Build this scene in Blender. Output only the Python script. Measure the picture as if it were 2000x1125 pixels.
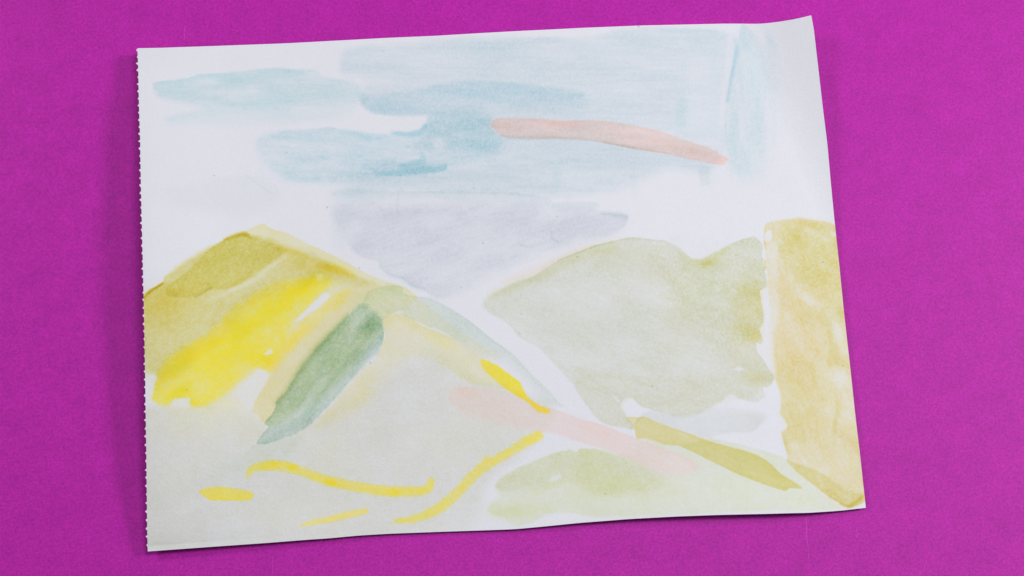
import bpy, math, numpy as np
R = math.radians

# ---------------------------------------------------------------- clear
for o in list(bpy.data.objects):
    bpy.data.objects.remove(o, do_unlink=True)
scene = bpy.context.scene
col = scene.collection

# ---------------------------------------------------------------- camera
cam_data = bpy.data.cameras.new('camera')
cam_data.sensor_width = 36.0
cam_data.lens = 63.0
cam_data.clip_start = 0.01
cam_data.clip_end = 50.0
cam = bpy.data.objects.new('camera', cam_data)
cam.location = (-0.05516, -0.28108, 0.99721)
cam.rotation_euler = (R(15.24), R(-3.76), 0.0)
col.objects.link(cam)
scene.camera = cam
scene.render.resolution_x = 1024
scene.render.resolution_y = 576

# ---------------------------------------------------------------- world, lamps, exposure
world = bpy.data.worlds.new('World')
scene.world = world
world.use_nodes = True
bg = world.node_tree.nodes['Background']
bg.inputs['Color'].default_value = (0.93, 0.95, 1.0, 1)
bg.inputs['Strength'].default_value = 0.17

def lamp(name, loc, target, size, watts, colour):
    d = bpy.data.lights.new(name, 'AREA')
    d.shape = 'DISK'
    d.size = size
    d.energy = watts
    d.color = colour
    o = bpy.data.objects.new(name, d)
    o.location = loc
    v = np.array(target) - np.array(loc)
    o.rotation_euler = (math.atan2(math.hypot(v[0], v[1]), -v[2]), 0, math.atan2(v[1], v[0]) - math.pi / 2)
    col.objects.link(o)
    return o

lamp('key_lamp', (1.50, 0.34, 1.08), (0.10, -0.01, 0), 0.42, 18.2, (1.0, 0.985, 0.985))
lamp('side_lamp', (-1.25, 0.72, 1.10), (-0.05, 0.0, 0), 0.42, 10.3, (1.0, 0.985, 0.99))
lamp('overhead_lamp', (0.34, 0.22, 1.50), (0.16, -0.04, 0), 0.6, 7.4, (1.0, 0.99, 1.0))

vs = scene.view_settings
vs.view_transform = 'Standard'
vs.look = 'None'
vs.exposure = -0.07
vs.gamma = 1.0
vs.use_curve_mapping = False

# ---------------------------------------------------------------- materials
def new_mat(name):
    m = bpy.data.materials.new(name)
    m.use_nodes = True
    nt = m.node_tree
    return m, nt, nt.nodes['Principled BSDF']

def node(nt, kind, **kw):
    n = nt.nodes.new(kind)
    for k, v in kw.items():
        setattr(n, k, v)
    return n

def noise(nt, vec, scale, detail=4, rough=0.6):
    n = node(nt, 'ShaderNodeTexNoise')
    n.inputs['Scale'].default_value = scale
    n.inputs['Detail'].default_value = detail
    n.inputs['Roughness'].default_value = rough
    nt.links.new(vec, n.inputs['Vector'])
    return n.outputs['Fac']

def ramp(nt, fac, stops):
    r = node(nt, 'ShaderNodeValToRGB')
    e = r.color_ramp.elements
    e[0].position, e[0].color = stops[0][0], (*stops[0][1], 1)
    e[1].position, e[1].color = stops[1][0], (*stops[1][1], 1)
    for p, c in stops[2:]:
        x = e.new(p); x.color = (*c, 1)
    nt.links.new(fac, r.inputs['Fac'])
    return r.outputs['Color']

def mix(nt, mode, fac, a, b):
    m = node(nt, 'ShaderNodeMix', data_type='RGBA', blend_type=mode)
    m.inputs[0].default_value = fac
    nt.links.new(a, m.inputs[6])
    nt.links.new(b, m.inputs[7])
    return m.outputs[2]

def bump(nt, h, strength, dist, prev=None):
    b = node(nt, 'ShaderNodeBump')
    b.inputs['Strength'].default_value = strength
    b.inputs['Distance'].default_value = dist
    nt.links.new(h, b.inputs['Height'])
    if prev is not None:
        nt.links.new(prev, b.inputs['Normal'])
    return b.outputs['Normal']

def paper_material():
    m, nt, p = new_mat('watercolour_paper')
    pos = node(nt, 'ShaderNodeNewGeometry').outputs['Position']
    pig = node(nt, 'ShaderNodeAttribute', attribute_name='pigment').outputs['Color']
    base = ramp(nt, noise(nt, pos, 900, 3), [(0.3, (0.795, 0.806, 0.868)), (0.7, (0.825, 0.836, 0.896))])
    c = mix(nt, 'MULTIPLY', 1.0, base, pig)
    nt.links.new(c, p.inputs['Base Color'])
    p.inputs['Roughness'].default_value = 0.48
    p.inputs['Specular IOR Level'].default_value = 0.34
    n1 = bump(nt, noise(nt, pos, 800, 3, 0.6), 0.30, 0.0004)
    n2 = bump(nt, noise(nt, pos, 150, 2), 0.10, 0.0008, n1)
    nt.links.new(n2, p.inputs['Normal'])
    return m

def magenta_material():
    m, nt, p = new_mat('magenta_paper')
    pos = node(nt, 'ShaderNodeNewGeometry').outputs['Position']
    a = ramp(nt, noise(nt, pos, 780, 3, 0.7), [(0.30, (0.385, 0.002, 0.308)), (0.5, (0.515, 0.0045, 0.405)), (0.70, (0.63, 0.010, 0.495))])
    b = ramp(nt, noise(nt, pos, 60, 4, 0.65), [(0.3, (0.88, 0.72, 0.90)), (0.7, (1.02, 1.1, 1.02))])
    c = mix(nt, 'MULTIPLY', 1.0, a, b)
    # sparse dark flecks in the paper pulp
    f = ramp(nt, noise(nt, pos, 420, 1, 0.4), [(0.80, (1, 1, 1)), (0.84, (0.62, 0.35, 0.62))])
    c = mix(nt, 'MULTIPLY', 0.6, c, f)
    # faint hairline scuffs in the card surface
    sep = node(nt, 'ShaderNodeSeparateXYZ')
    nt.links.new(pos, sep.inputs[0])
    wob = noise(nt, pos, 90, 2)
    def mth(op, a_, b_):
        n_ = node(nt, 'ShaderNodeMath', operation=op)
        for i_, v_ in enumerate((a_, b_)):
            if isinstance(v_, (int, float)):
                n_.inputs[i_].default_value = v_
            else:
                nt.links.new(v_, n_.inputs[i_])
        return n_.outputs[0]
    lines = 0.0
    for (sx, y0, y1, gain) in [(-0.18429, 0.14083, 0.14934, 0.35), (0.17693, -0.15435, -0.1405, 0.35), (0.1773, -0.16352, -0.15434, 0.2), (-0.12167, -0.17364, -0.16384, 0.2), (0.20557, -0.15123, -0.14545, 0.2)]:
        d_ = mth('ABSOLUTE', mth('SUBTRACT', mth('ADD', sep.outputs[0], mth('MULTIPLY', wob, 0.0016)), sx + 0.0008), 0.0)
        l_ = mth('MULTIPLY', mth('LESS_THAN', d_, 0.00016), gain)
        l_ = mth('MULTIPLY', l_, mth('MULTIPLY', mth('GREATER_THAN', sep.outputs[1], y0), mth('LESS_THAN', sep.outputs[1], y1)))
        lines = mth('ADD', lines, l_)
    sc = node(nt, 'ShaderNodeMix', data_type='RGBA', blend_type='MIX')
    nt.links.new(lines, sc.inputs[0])
    nt.links.new(c, sc.inputs[6])
    sc.inputs[7].default_value = (0.72, 0.16, 0.62, 1)
    nt.links.new(sc.outputs[2], p.inputs['Base Color'])
    p.inputs['Roughness'].default_value = 0.55
    p.inputs['Specular IOR Level'].default_value = 0.34
    n1 = bump(nt, noise(nt, pos, 900, 4, 0.7), 0.30, 0.0006)
    nt.links.new(n1, p.inputs['Normal'])
    return m

MAT_PAPER = paper_material()
MAT_MAGENTA = magenta_material()

# ---------------------------------------------------------------- mesh helper
def mesh_object(name, verts, faces, mat, parent=None, pigment=None):
    """verts (n,3) metres, faces (m,4) vertex ids"""
    me = bpy.data.meshes.new(name)
    verts = np.asarray(verts, np.float32)
    faces = np.asarray(faces, np.int32)
    me.vertices.add(len(verts))
    me.vertices.foreach_set('co', verts.ravel())
    me.loops.add(faces.size)
    me.loops.foreach_set('vertex_index', faces.ravel())
    me.polygons.add(len(faces))
    me.polygons.foreach_set('loop_start', np.arange(0, faces.size, 4, dtype=np.int32))
    me.update(calc_edges=True)
    at = me.attributes.new('pigment', 'FLOAT_COLOR', 'POINT')
    if pigment is None:
        pigment = np.ones((len(verts), 3), np.float32)
    at.data.foreach_set('color', np.c_[pigment, np.ones(len(verts))].astype(np.float32).ravel())
    me.shade_smooth()
    me.materials.append(mat)
    o = bpy.data.objects.new(name, me)
    col.objects.link(o)
    o.parent = parent
    return o

# ---------------------------------------------------------------- magenta ground sheet
def magenta_ground():
    nx, ny = 60, 44
    gx, gy = np.meshgrid(np.linspace(-0.62, 0.58, nx), np.linspace(-0.46, 0.46, ny))
    gz = 0.00025 * np.sin(gx * 9 + 1) * np.cos(gy * 11)
    v = np.stack([gx, gy, gz - 0.0003], -1).reshape(-1, 3)
    i = np.arange(nx * ny).reshape(ny, nx)
    f = np.stack([i[:-1, :-1], i[:-1, 1:], i[1:, 1:], i[1:, :-1]], -1).reshape(-1, 4)
    o = mesh_object('ground', v, f, MAT_MAGENTA)
    o['kind'] = 'structure'
    o['label'] = 'smooth magenta card lying under the painting'
    return o

magenta_ground()

# ---------------------------------------------------------------- the painted sheet: outline (mm) and curl
EDGES = {
    'top': [(-210.24, 130.75), (-197.97, 131.43), (-171.44, 133.87), (-147.69, 136.18), (-123.74, 138.32), (-99.64, 140.69), (-66.28, 143.65), (-35.79, 145.9), (-5.14, 148.92), (16.43, 150.98), (53.59, 154.18), (87.75, 156.45), (118.87, 157.8), (137.58, 158.61), (150.04, 158.79), (160.72, 158.28), (168.17, 158.48), (176.97, 158.96), (183.37, 159.6), (189.91, 160.69)],
    'right': [(189.91, 160.69), (191.41, 151.09), (193.34, 128.83), (195.27, 105.01), (197.58, 81.53), (200.24, 39.61), (202.15, 10.13), (203.71, -21.39), (205.66, -51.83), (207.42, -82.71), (208.98, -104.91), (210.67, -134.67)],
    'bottom': [(-189.15, -162.74), (-152.95, -159.68), (-125.2, -157.41), (-102.88, -155.4), (-91.68, -154.55), (-74.84, -152.78), (-57.93, -151.58), (-23.93, -150.0), (-6.87, -149.31), (11.64, -148.52), (27.32, -146.99), (47.32, -144.87), (75.98, -142.49), (101.86, -140.96), (124.96, -139.93), (154.01, -139.01), (177.6, -138.05), (195.5, -136.56), (210.67, -134.67)],
    'left': [(-210.24, 130.75), (-208.98, 118.79), (-207.6, 102.3), (-206.12, 85.98), (-204.87, 73.13), (-202.95, 47.87), (-200.97, 23.12), (-199.73, 7.88), (-198.34, -10.16), (-196.59, -33.83), (-195.8, -45.52), (-194.27, -68.66), (-192.54, -97.16), (-191.85, -108.42), (-190.76, -130.67), (-189.72, -152.64), (-189.15, -162.74)]}

def curl(u, v):
    """height of the sheet over the card in mm; u left to right, v top to bottom"""
    z = 0.5 + 0 * u
    z = z + (3.3 + 10.8 * np.sin(np.pi * np.clip(v * 0.97 + 0.04, 0, 1)) ** 0.8) * np.exp(-(u / 0.13) ** 1.6)
    k = np.clip(1 - (1 - u) / 0.105 - v / 0.55, 0, 1)
    z = z + 9.5 * k * k * (1.6 - 0.6 * k)
    z = z + 2.2 * np.exp(-((1 - u) / 0.11) ** 2) * np.clip(1 - v / 0.95, 0, 1)
    wob = 0.55 + 0.45 * np.sin(u * 9.5 + 0.4)
    z = z + (0.7 + 2.3 * wob) * np.exp(-((1 - v) / 0.055) ** 2) * np.clip((1.0 - u) * 9, 0.25, 1) * np.clip(u * 3, 0.05, 1)
    z = z + 0.7 * np.exp(-(v / 0.05) ** 2)
    z = z + 1.1 * np.sin(u * 6.1 + v * 2.2 + 0.6) * np.sin(v * 4.4 + 0.9) ** 2 + 1.1
    z = z + 0.35 * np.sin(u * 17 + v * 5) * np.sin(v * 11 + 2)
    return z

def along(poly, t):
    p = np.array(poly, float)
    s = np.r_[0, np.cumsum(np.hypot(*np.diff(p, axis=0).T))]
    s /= s[-1]
    # smooth the traced outline a little
    tt = np.linspace(0, 1, 400)
    x = np.interp(tt, s, p[:, 0]); y = np.interp(tt, s, p[:, 1])
    k = np.exp(-np.linspace(-2, 2, 15) ** 2); k /= k.sum()
    def sm(a):
        b = np.r_[2 * a[0] - a[7:0:-1], a, 2 * a[-1] - a[-2:-9:-1]]
        return np.convolve(b, k, 'valid')
    return np.interp(t, tt, sm(x)), np.interp(t, tt, sm(y))

NU, NV = 1000, 710
u = np.linspace(0, 1, NU); v = np.linspace(0, 1, NV)
tx, ty = along(EDGES['top'], u); bx, by = along(EDGES['bottom'], u)
lx, ly = along(EDGES['left'], v); rx, ry = along(EDGES['right'], v)
U, V = np.meshgrid(u, v)
def coons(t, b, l, r):
    return ((1 - V) * t[None] + V * b[None] + (1 - U) * l[:, None] + U * r[:, None]
            - ((1 - U) * (1 - V) * t[0] + U * (1 - V) * t[-1] + (1 - U) * V * b[0] + U * V * b[-1]))
X = coons(tx, bx, lx, rx); Y = coons(ty, by, ly, ry); Z = curl(U, V)

# ---------------------------------------------------------------- pigment: every wash and stroke in sheet millimetres
# kind, points (x, y, edge softness or radius), transmittance rgb, density, edge, edge width, variation,
# granulation, streak angle, streak aspect, warp, noise size, smoothing, stroke softness, part name, part label, threshold
LAYERS = [
    ('poly', [(-91.0, 134.7, 2.16), (-75.3, 137.4, 3.09), (-57.1, 139.9, 3.09), (-35.7, 142.8, 3.09), (-5.1, 145.7, 2.78), (16.4, 146.9, 1.85), (41.1, 147.6, 1.24), (64.3, 149.6, 1.54), (72.1, 153.1, 1.85), (92.4, 155.1, 1.24), (112.6, 155.0, 1.85), (134.5, 154.3, 1.24), (146.9, 151.9, 1.54), (143.9, 137.9, 1.85), (141.5, 121.3, 1.54), (138.4, 101.6, 1.54), (136.4, 75.6, 1.54), (131.9, 68.4, 3.09), (125.6, 64.1, 3.71), (116.5, 64.9, 4.33), (104.3, 66.9, 4.33), (85.9, 58.5, 4.33), (70.6, 51.1, 4.33), (37.3, 46.0, 2.47), (10.2, 47.9, 1.85), (-19.7, 47.9, 1.85), (-52.6, 47.8, 1.85), (-82.4, 49.1, 3.09), (-97.3, 53.8, 4.33), (-79.6, 59.5, 6.18), (-55.9, 71.1, 6.18), (-41.1, 82.6, 3.09), (-39.4, 95.5, 1.54), (-56.3, 94.8, 1.24), (-72.0, 96.0, 1.24), (-78.1, 101.0, 1.85), (-77.1, 109.1, 3.09), (-76.6, 113.0, 1.24), (-79.4, 117.4, 1.24), (-89.3, 116.2, 1.85), (-92.0, 124.9, 2.47)], (0.862, 0.93, 0.942), 1.1, 0.12, 1.24, 0.75, 0.3, -0.0, 4, 0.68, 11.7, 1, 0, 'blue_wash', 'pale blue wash across the upper right sky', 0.4),
    ('poly', [(-199.6, 108.8, 0.93), (-187.2, 111.0, 0.93), (-178.1, 113.5, 0.62), (-174.6, 115.6, 0.62), (-159.1, 117.6, 0.93), (-141.3, 121.0, 0.93), (-126.9, 122.7, 0.93), (-118.7, 121.6, 1.24), (-105.2, 122.6, 1.24), (-103.3, 118.4, 0.93), (-91.5, 116.1, 1.24), (-80.8, 113.8, 2.47), (-76.5, 107.5, 4.33), (-79.1, 101.9, 4.33), (-98.5, 99.5, 3.71), (-122.5, 97.6, 4.33), (-146.3, 96.1, 4.33), (-170.2, 96.4, 4.94), (-188.0, 97.2, 3.09), (-196.8, 100.5, 2.47), (-199.4, 105.0, 1.24)], (0.832, 0.939, 0.941), 1.1, 0.3, 3.09, 0.7, 0.25, 0.07, 3, 0.62, 7.7, 1, 0, 'blue_wash', 'pale blue wash stroke at the upper left', 0.4),
    ('poly', [(-192.8, 85.7, 1.85), (-184.7, 89.7, 1.85), (-170.0, 93.5, 2.47), (-146.3, 96.4, 2.47), (-122.4, 96.3, 3.09), (-98.5, 97.3, 3.71), (-82.0, 98.6, 3.71), (-92.4, 92.0, 4.33), (-122.2, 88.7, 4.33), (-148.9, 85.5, 4.33), (-169.6, 83.7, 4.33), (-187.3, 82.0, 3.09)], (0.919, 0.976, 0.972), 0.9, 0.0, 1.24, 0.7, 0.25, 0.07, 4, 0.77, 12.4, 1, 0, None, None, 0.4),
    ('stroke', [(-188.9, 85.8, 1.54), (-170.0, 92.3, 1.24), (-146.3, 96.4, 1.85), (-122.4, 94.4, 1.85)], (0.897, 0.983, 0.979), 0.5, 0.0, 1.24, 0.25, 0.1, -0.0, 1, 0.37, 12.4, 2, 2.47, None, None, 0.4),
    ('blob', [(-134.6, 101.2, 0), (12.36, 3.71, 0.105)], (0.821, 0.963, 0.97), 0.375, 0.0, 1.24, 0.5, 0.1, -0.0, 1, 0.37, 12.4, 1, 0, None, None, 0.4),
    ('blob', [(-167.9, 113.2, 0), (18.54, 2.47, 0.175)], (0.799, 0.962, 0.978), 0.41250000000000003, 0.0, 1.24, 0.5, 0.1, -0.0, 1, 0.37, 12.4, 1, 0, None, None, 0.4),
    ('poly', [(-81.3, 108.3, 3.71), (-70.1, 106.3, 1.85), (-53.6, 110.6, 1.85), (-41.5, 112.9, 1.54), (-29.4, 116.5, 1.24), (-11.1, 118.6, 1.24), (5.7, 118.0, 1.24), (25.5, 116.9, 1.24), (42.4, 115.1, 1.24), (53.7, 113.4, 2.47), (56.1, 106.0, 4.94), (34.6, 102.9, 5.56), (4.2, 102.7, 4.94), (-20.1, 103.4, 4.33), (-32.9, 102.1, 3.71), (-39.1, 96.2, 1.24), (-56.3, 94.4, 0.77), (-71.4, 95.7, 0.77), (-76.6, 98.4, 0.93), (-79.7, 102.9, 1.54)], (0.828, 0.929, 0.951), 0.85, 0.15, 2.16, 0.7, 0.3, -0.0, 3, 0.68, 8.7, 1, 0, 'blue_wash', 'deeper blue wash band in the middle of the sky', 0.4),
    ('blob', [(-20.2, 111.2, 0), (21.63, 4.33, -0.0)], (0.745, 0.927, 0.974), 0.375, 0.0, 1.24, 0.5, 0.1, -0.0, 1, 0.37, 12.4, 1, 0, None, None, 0.4),
    ('blob', [(13.3, 114.0, 0), (21.63, 3.09, -0.07)], (0.776, 0.942, 0.978), 0.30000000000000004, 0.0, 1.24, 0.5, 0.1, -0.0, 1, 0.37, 12.4, 1, 0, None, None, 0.4),
    ('blob', [(-59.4, 99.8, 0), (13.9, 3.09, -0.0)], (0.782, 0.94, 0.976), 0.30000000000000004, 0.0, 1.24, 0.5, 0.1, -0.0, 1, 0.37, 12.4, 1, 0, None, None, 0.4),
    ('poly', [(-140.2, 76.8, 1.85), (-130.9, 81.1, 2.47), (-122.0, 83.6, 1.24), (-110.1, 84.2, 1.24), (-95.8, 86.4, 0.62), (-91.6, 85.9, 0.62), (-88.6, 84.1, 0.77), (-80.2, 84.3, 0.93), (-69.7, 83.2, 1.24), (-57.7, 84.5, 0.77), (-45.7, 86.4, 0.77), (-42.4, 89.0, 0.77), (-40.3, 92.9, 0.93), (-38.9, 96.5, 1.85), (-29.2, 101.2, 4.94), (-8.0, 102.7, 4.94), (-1.3, 96.5, 2.47), (-1.3, 88.4, 1.85), (5.7, 81.5, 4.33), (2.7, 70.9, 5.56), (-16.9, 66.3, 4.33), (-28.0, 64.8, 0.93), (-29.4, 61.3, 0.93), (-49.8, 58.6, 2.47), (-67.6, 56.6, 3.09), (-82.5, 54.1, 3.71), (-103.2, 51.8, 3.09), (-117.4, 52.1, 2.47), (-126.8, 56.6, 2.47), (-134.7, 63.0, 3.09), (-138.5, 71.1, 3.09)], (0.84, 0.939, 0.951), 1.1, 0.25, 2.78, 0.8, 0.35, -0.035, 3, 0.68, 8.7, 1, 0, 'blue_wash', 'pale blue wash stroke below the white bar of sky', 0.4),
    ('stroke', [(-59.8, 84.1, 0.62), (-50.1, 83.4, 1.08), (-43.5, 84.8, 1.24), (-41.2, 89.0, 0.77)], (0.644, 0.879, 0.925), 0.9, 0.0, 1.24, 0.25, 0.1, -0.0, 1, 0.37, 12.4, 2, 1.54, None, None, 0.4),
    ('stroke', [(-88.6, 84.4, 0.62), (-83.2, 83.5, 0.93), (-74.1, 80.3, 1.24)], (0.715, 0.914, 0.941), 0.7, 0.0, 1.24, 0.25, 0.1, -0.0, 1, 0.37, 12.4, 2, 1.85, None, None, 0.4),
    ('blob', [(-68.7, 79.7, 0), (8.03, 2.78, -0.175)], (0.704, 0.911, 0.938), 0.5249999999999999, 0.0, 1.24, 0.5, 0.1, -0.0, 1, 0.37, 12.4, 1, 0, None, None, 0.4),
    ('blob', [(-110.0, 79.4, 0), (18.54, 3.71, -0.0)], (0.799, 0.949, 0.965), 0.375, 0.0, 1.24, 0.5, 0.1, -0.0, 1, 0.37, 12.4, 1, 0, None, None, 0.4),
    ('stroke', [(-69.2, 58.5, 0.93), (-55.7, 59.4, 1.54), (-43.8, 61.6, 1.85), (-29.5, 63.2, 1.24)], (0.716, 0.905, 0.932), 0.95, 0.0, 1.24, 0.25, 0.1, -0.0, 1, 0.37, 12.4, 2, 1.24, None, None, 0.4),
    ('stroke', [(-54.0, 64.2, 1.24), (-45.4, 65.7, 1.54), (-42.1, 67.6, 1.54), (-42.8, 72.1, 0.62)], (0.725, 0.915, 0.932), 0.8, 0.0, 1.24, 0.25, 0.1, -0.0, 1, 0.37, 12.4, 2, 1.54, None, None, 0.4),
    ('blob', [(-100.1, 66.9, 0), (2.47, 1.85, -0.0)], (0.733, 0.915, 0.942), 0.5249999999999999, 0.0, 1.24, 0.5, 0.1, -0.0, 1, 0.37, 12.4, 1, 0, None, None, 0.4),
    ('blob', [(-104.2, 57.4, 0), (1.54, 3.71, -0.0)], (0.749, 0.923, 0.94), 0.5249999999999999, 0.0, 1.24, 0.5, 0.1, -0.0, 1, 0.37, 12.4, 1, 0, None, None, 0.4),
    ('blob', [(-112.1, 53.4, 0), (15.45, 2.16, -0.0)], (0.803, 0.943, 0.95), 0.44999999999999996, 0.0, 1.24, 0.5, 0.1, -0.0, 1, 0.37, 12.4, 1, 0, None, None, 0.4),
    ('blob', [(-116.9, 63.4, 0), (13.9, 9.27, -0.0)], (0.825, 0.947, 0.963), 0.3375, 0.0, 1.24, 0.5, 0.1, -0.0, 1, 0.37, 12.4, 1, 0, None, None, 0.4),
    ('blob', [(-7.9, 77.0, 0), (12.36, 7.72, -0.0)], (0.828, 0.949, 0.955), 0.30000000000000004, 0.0, 1.24, 0.5, 0.1, -0.0, 1, 0.37, 12.4, 1, 0, None, None, 0.4),
    ('blob', [(-12.5, 89.7, 0), (9.27, 7.72, -0.0)], (0.813, 0.953, 0.959), 0.30000000000000004, 0.0, 1.24, 0.5, 0.1, -0.0, 1, 0.37, 12.4, 1, 0, None, None, 0.4),
    ('lift', [(-58.9, 67.3, 2.47), (-49.9, 70.6, 2.47), (-43.3, 70.5, 1.54), (-46.3, 67.5, 1.85), (-54.4, 65.5, 2.47)], (1, 1, 1), 0.5, 0.0, 1.24, 0, 0.1, -0.0, 1, 0.37, 12.4, 1, 0, None, None, 0.4),
    ('lift', [(-36.6, 80.5, 2.47), (-31.4, 81.9, 2.47), (-28.4, 77.5, 2.47), (-31.4, 74.3, 2.47), (-35.0, 74.8, 2.47)], (1, 1, 1), 0.55, 0.0, 1.24, 0, 0.1, -0.0, 1, 0.37, 12.4, 1, 0, None, None, 0.4),
    ('poly', [(-97.1, 45.6, 3.09), (-82.4, 49.4, 1.85), (-67.5, 48.5, 1.24), (-56.2, 47.8, 0.93), (-54.7, 50.9, 0.62), (-52.6, 48.2, 0.62), (-28.7, 48.7, 0.49), (-7.8, 48.8, 0.49), (10.2, 48.9, 0.49), (25.3, 47.3, 0.49), (31.9, 45.6, 0.62), (34.3, 42.5, 1.54), (22.2, 39.4, 3.71), (4.3, 40.3, 3.71), (-19.7, 43.2, 2.78), (-40.6, 44.3, 2.47), (-61.4, 43.9, 2.47), (-79.2, 41.3, 3.71)], (0.877, 0.929, 0.931), 1, 0.3, 1.85, 0.5, 0.3, -0.0, 4, 0.49, 7.7, 1, 0, 'blue_wash', 'blue grey wash stroke along the foot of the sky', 0.4),
    ('blob', [(-77.9, 47.6, 0), (10.82, 2.16, -0.0)], (0.747, 0.901, 0.928), 0.5249999999999999, 0.0, 1.24, 0.5, 0.1, -0.0, 1, 0.37, 12.4, 1, 0, None, None, 0.4),
    ('blob', [(-82.2, 43.8, 0), (12.36, 3.09, -0.0)], (0.838, 0.951, 0.947), 0.30000000000000004, 0.0, 1.24, 0.5, 0.1, -0.0, 1, 0.37, 12.4, 1, 0, None, None, 0.4),
    ('poly', [(34.3, 42.8, 1.24), (43.3, 43.9, 0.93), (58.4, 43.9, 0.93), (62.6, 41.5, 1.24), (52.3, 38.1, 3.09), (34.2, 37.8, 3.09)], (0.874, 0.937, 0.934), 0.8, 0.0, 1.24, 0.25, 0.1, -0.0, 1, 0.37, 12.4, 1, 0, None, None, 0.4),
    ('blob', [(36.5, 59.9, 0), (2.16, 7.42, -0.0)], (0.809, 0.938, 0.926), 0.44999999999999996, 0.0, 1.24, 0.5, 0.1, -0.0, 1, 0.37, 12.4, 1, 0, None, None, 0.4),
    ('blob', [(82.2, 56.8, 0), (2.78, 8.65, -0.0)], (0.882, 0.944, 0.941), 0.375, 0.0, 1.24, 0.5, 0.1, -0.0, 1, 0.37, 12.4, 1, 0, None, None, 0.4),
    ('blob', [(79.9, 67.9, 0), (18.54, 9.27, -0.0)], (0.92, 0.954, 0.951), 0.30000000000000004, 0.0, 1.24, 0.5, 0.1, -0.0, 1, 0.37, 12.4, 1, 0, None, None, 0.4),
    ('blob', [(128.1, 64.2, 0), (3.71, 8.03, -0.0)], (0.901, 0.964, 0.96), 0.22499999999999998, 0.0, 1.24, 0.5, 0.1, -0.0, 1, 0.37, 12.4, 1, 0, None, None, 0.4),
    ('poly', [(-92.5, 38.8, 4.33), (-61.4, 41.4, 4.94), (-19.7, 41.6, 4.94), (10.2, 40.4, 4.33), (34.3, 40.0, 3.71), (55.3, 40.4, 3.09), (64.3, 37.4, 0.93), (71.9, 37.0, 0.62), (78.8, 36.5, 0.62), (77.5, 30.5, 0.93), (71.7, 25.1, 2.47), (55.1, 20.0, 3.71), (37.1, 14.7, 4.33), (22.1, 9.2, 4.33), (10.2, 3.7, 4.94), (-4.6, -2.7, 5.56), (-19.3, -11.0, 4.94), (-30.4, -16.6, 3.09), (-37.5, -14.0, 1.24), (-41.1, -10.7, 0.77), (-46.4, -9.9, 0.77), (-50.8, -6.9, 0.62), (-53.5, -4.5, 0.46), (-58.2, -3.7, 0.46), (-62.4, -1.3, 0.46), (-65.7, 2.3, 0.46), (-67.2, 5.6, 0.46), (-74.9, 6.7, 0.77), (-81.5, 10.3, 1.54), (-85.2, 17.3, 2.47), (-90.6, 24.9, 3.09), (-93.8, 32.6, 3.71)], (0.872, 0.892, 0.913), 0.78, 0.3, 1.54, 0.75, 0.3, 0.314, 3, 0.37, 8.0, 1, 0, 'grey_wash', 'soft lavender grey wash between the two hills', 0.4),
    ('stroke', [(-66.0, 2.3, 0.31), (-62.1, -1.6, 0.43), (-57.6, -4.0, 0.43), (-52.9, -4.5, 0.31)], (0.79, 0.879, 0.897), 0.8, 0.0, 1.24, 0.25, 0.1, -0.0, 1, 0.37, 12.4, 2, 1.24, None, None, 0.4),
    ('stroke', [(-51.7, -6.0, 0.93), (-47.0, -9.0, 0.93), (-41.1, -11.3, 0.62)], (0.844, 0.907, 0.905), 0.6, 0.0, 1.24, 0.25, 0.1, -0.0, 1, 0.37, 12.4, 2, 1.54, None, None, 0.4),
    ('stroke', [(64.3, 37.1, 0.62), (74.0, 36.1, 1.54), (77.6, 34.9, 0.62)], (0.777, 0.836, 0.846), 0.7, 0.0, 1.24, 0.25, 0.1, -0.0, 1, 0.37, 12.4, 2, 1.85, None, None, 0.4),
    ('blob', [(-89.2, 26.5, 0), (4.94, 15.45, -0.0)], (0.857, 0.911, 0.928), 0.44999999999999996, 0.0, 1.24, 0.5, 0.1, -0.0, 1, 0.37, 12.4, 1, 0, None, None, 0.4),
    ('blob', [(-72.8, 20.6, 0), (9.27, 12.36, -0.0)], (0.893, 0.928, 0.935), 0.375, 0.0, 1.24, 0.5, 0.1, -0.0, 1, 0.37, 12.4, 1, 0, None, None, 0.4),
    ('blob', [(-49.4, 35.1, 0), (18.54, 6.18, -0.0)], (0.865, 0.89, 0.917), 0.375, 0.0, 1.24, 0.5, 0.1, -0.0, 1, 0.37, 12.4, 1, 0, None, None, 0.4),
    ('blob', [(46.2, 29.2, 0), (24.72, 4.33, 0.175)], (0.857, 0.9, 0.899), 0.375, 0.0, 1.24, 0.5, 0.1, -0.0, 1, 0.37, 12.4, 1, 0, None, None, 0.4),
    ('blob', [(-82.0, 36.0, 0), (9.27, 6.18, -0.0)], (0.876, 0.901, 0.937), 0.3375, 0.0, 1.24, 0.5, 0.1, -0.0, 1, 0.37, 12.4, 1, 0, None, None, 0.4),
    ('blob', [(10.2, 31.6, 0), (27.81, 3.09, 0.07)], (0.861, 0.914, 0.912), 0.30000000000000004, 0.0, 1.24, 0.5, 0.1, -0.0, 1, 0.37, 12.4, 1, 0, None, None, 0.4),
    ('blob', [(-58.3, 33.3, 0), (9.27, 2.78, -0.175)], (0.831, 0.874, 0.902), 0.375, 0.0, 1.24, 0.5, 0.1, -0.0, 1, 0.37, 12.4, 1, 0, None, None, 0.4),
    ('stroke', [(-56.1, 46.5, 0.31), (-56.6, 41.2, 0.37), (-56.2, 34.9, 0.31)], (0.777, 0.865, 0.874), 0.45, 0.0, 1.24, 0.25, 0.1, -0.0, 1, 0.37, 12.4, 2, 0.93, None, None, 0.4),
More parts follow.
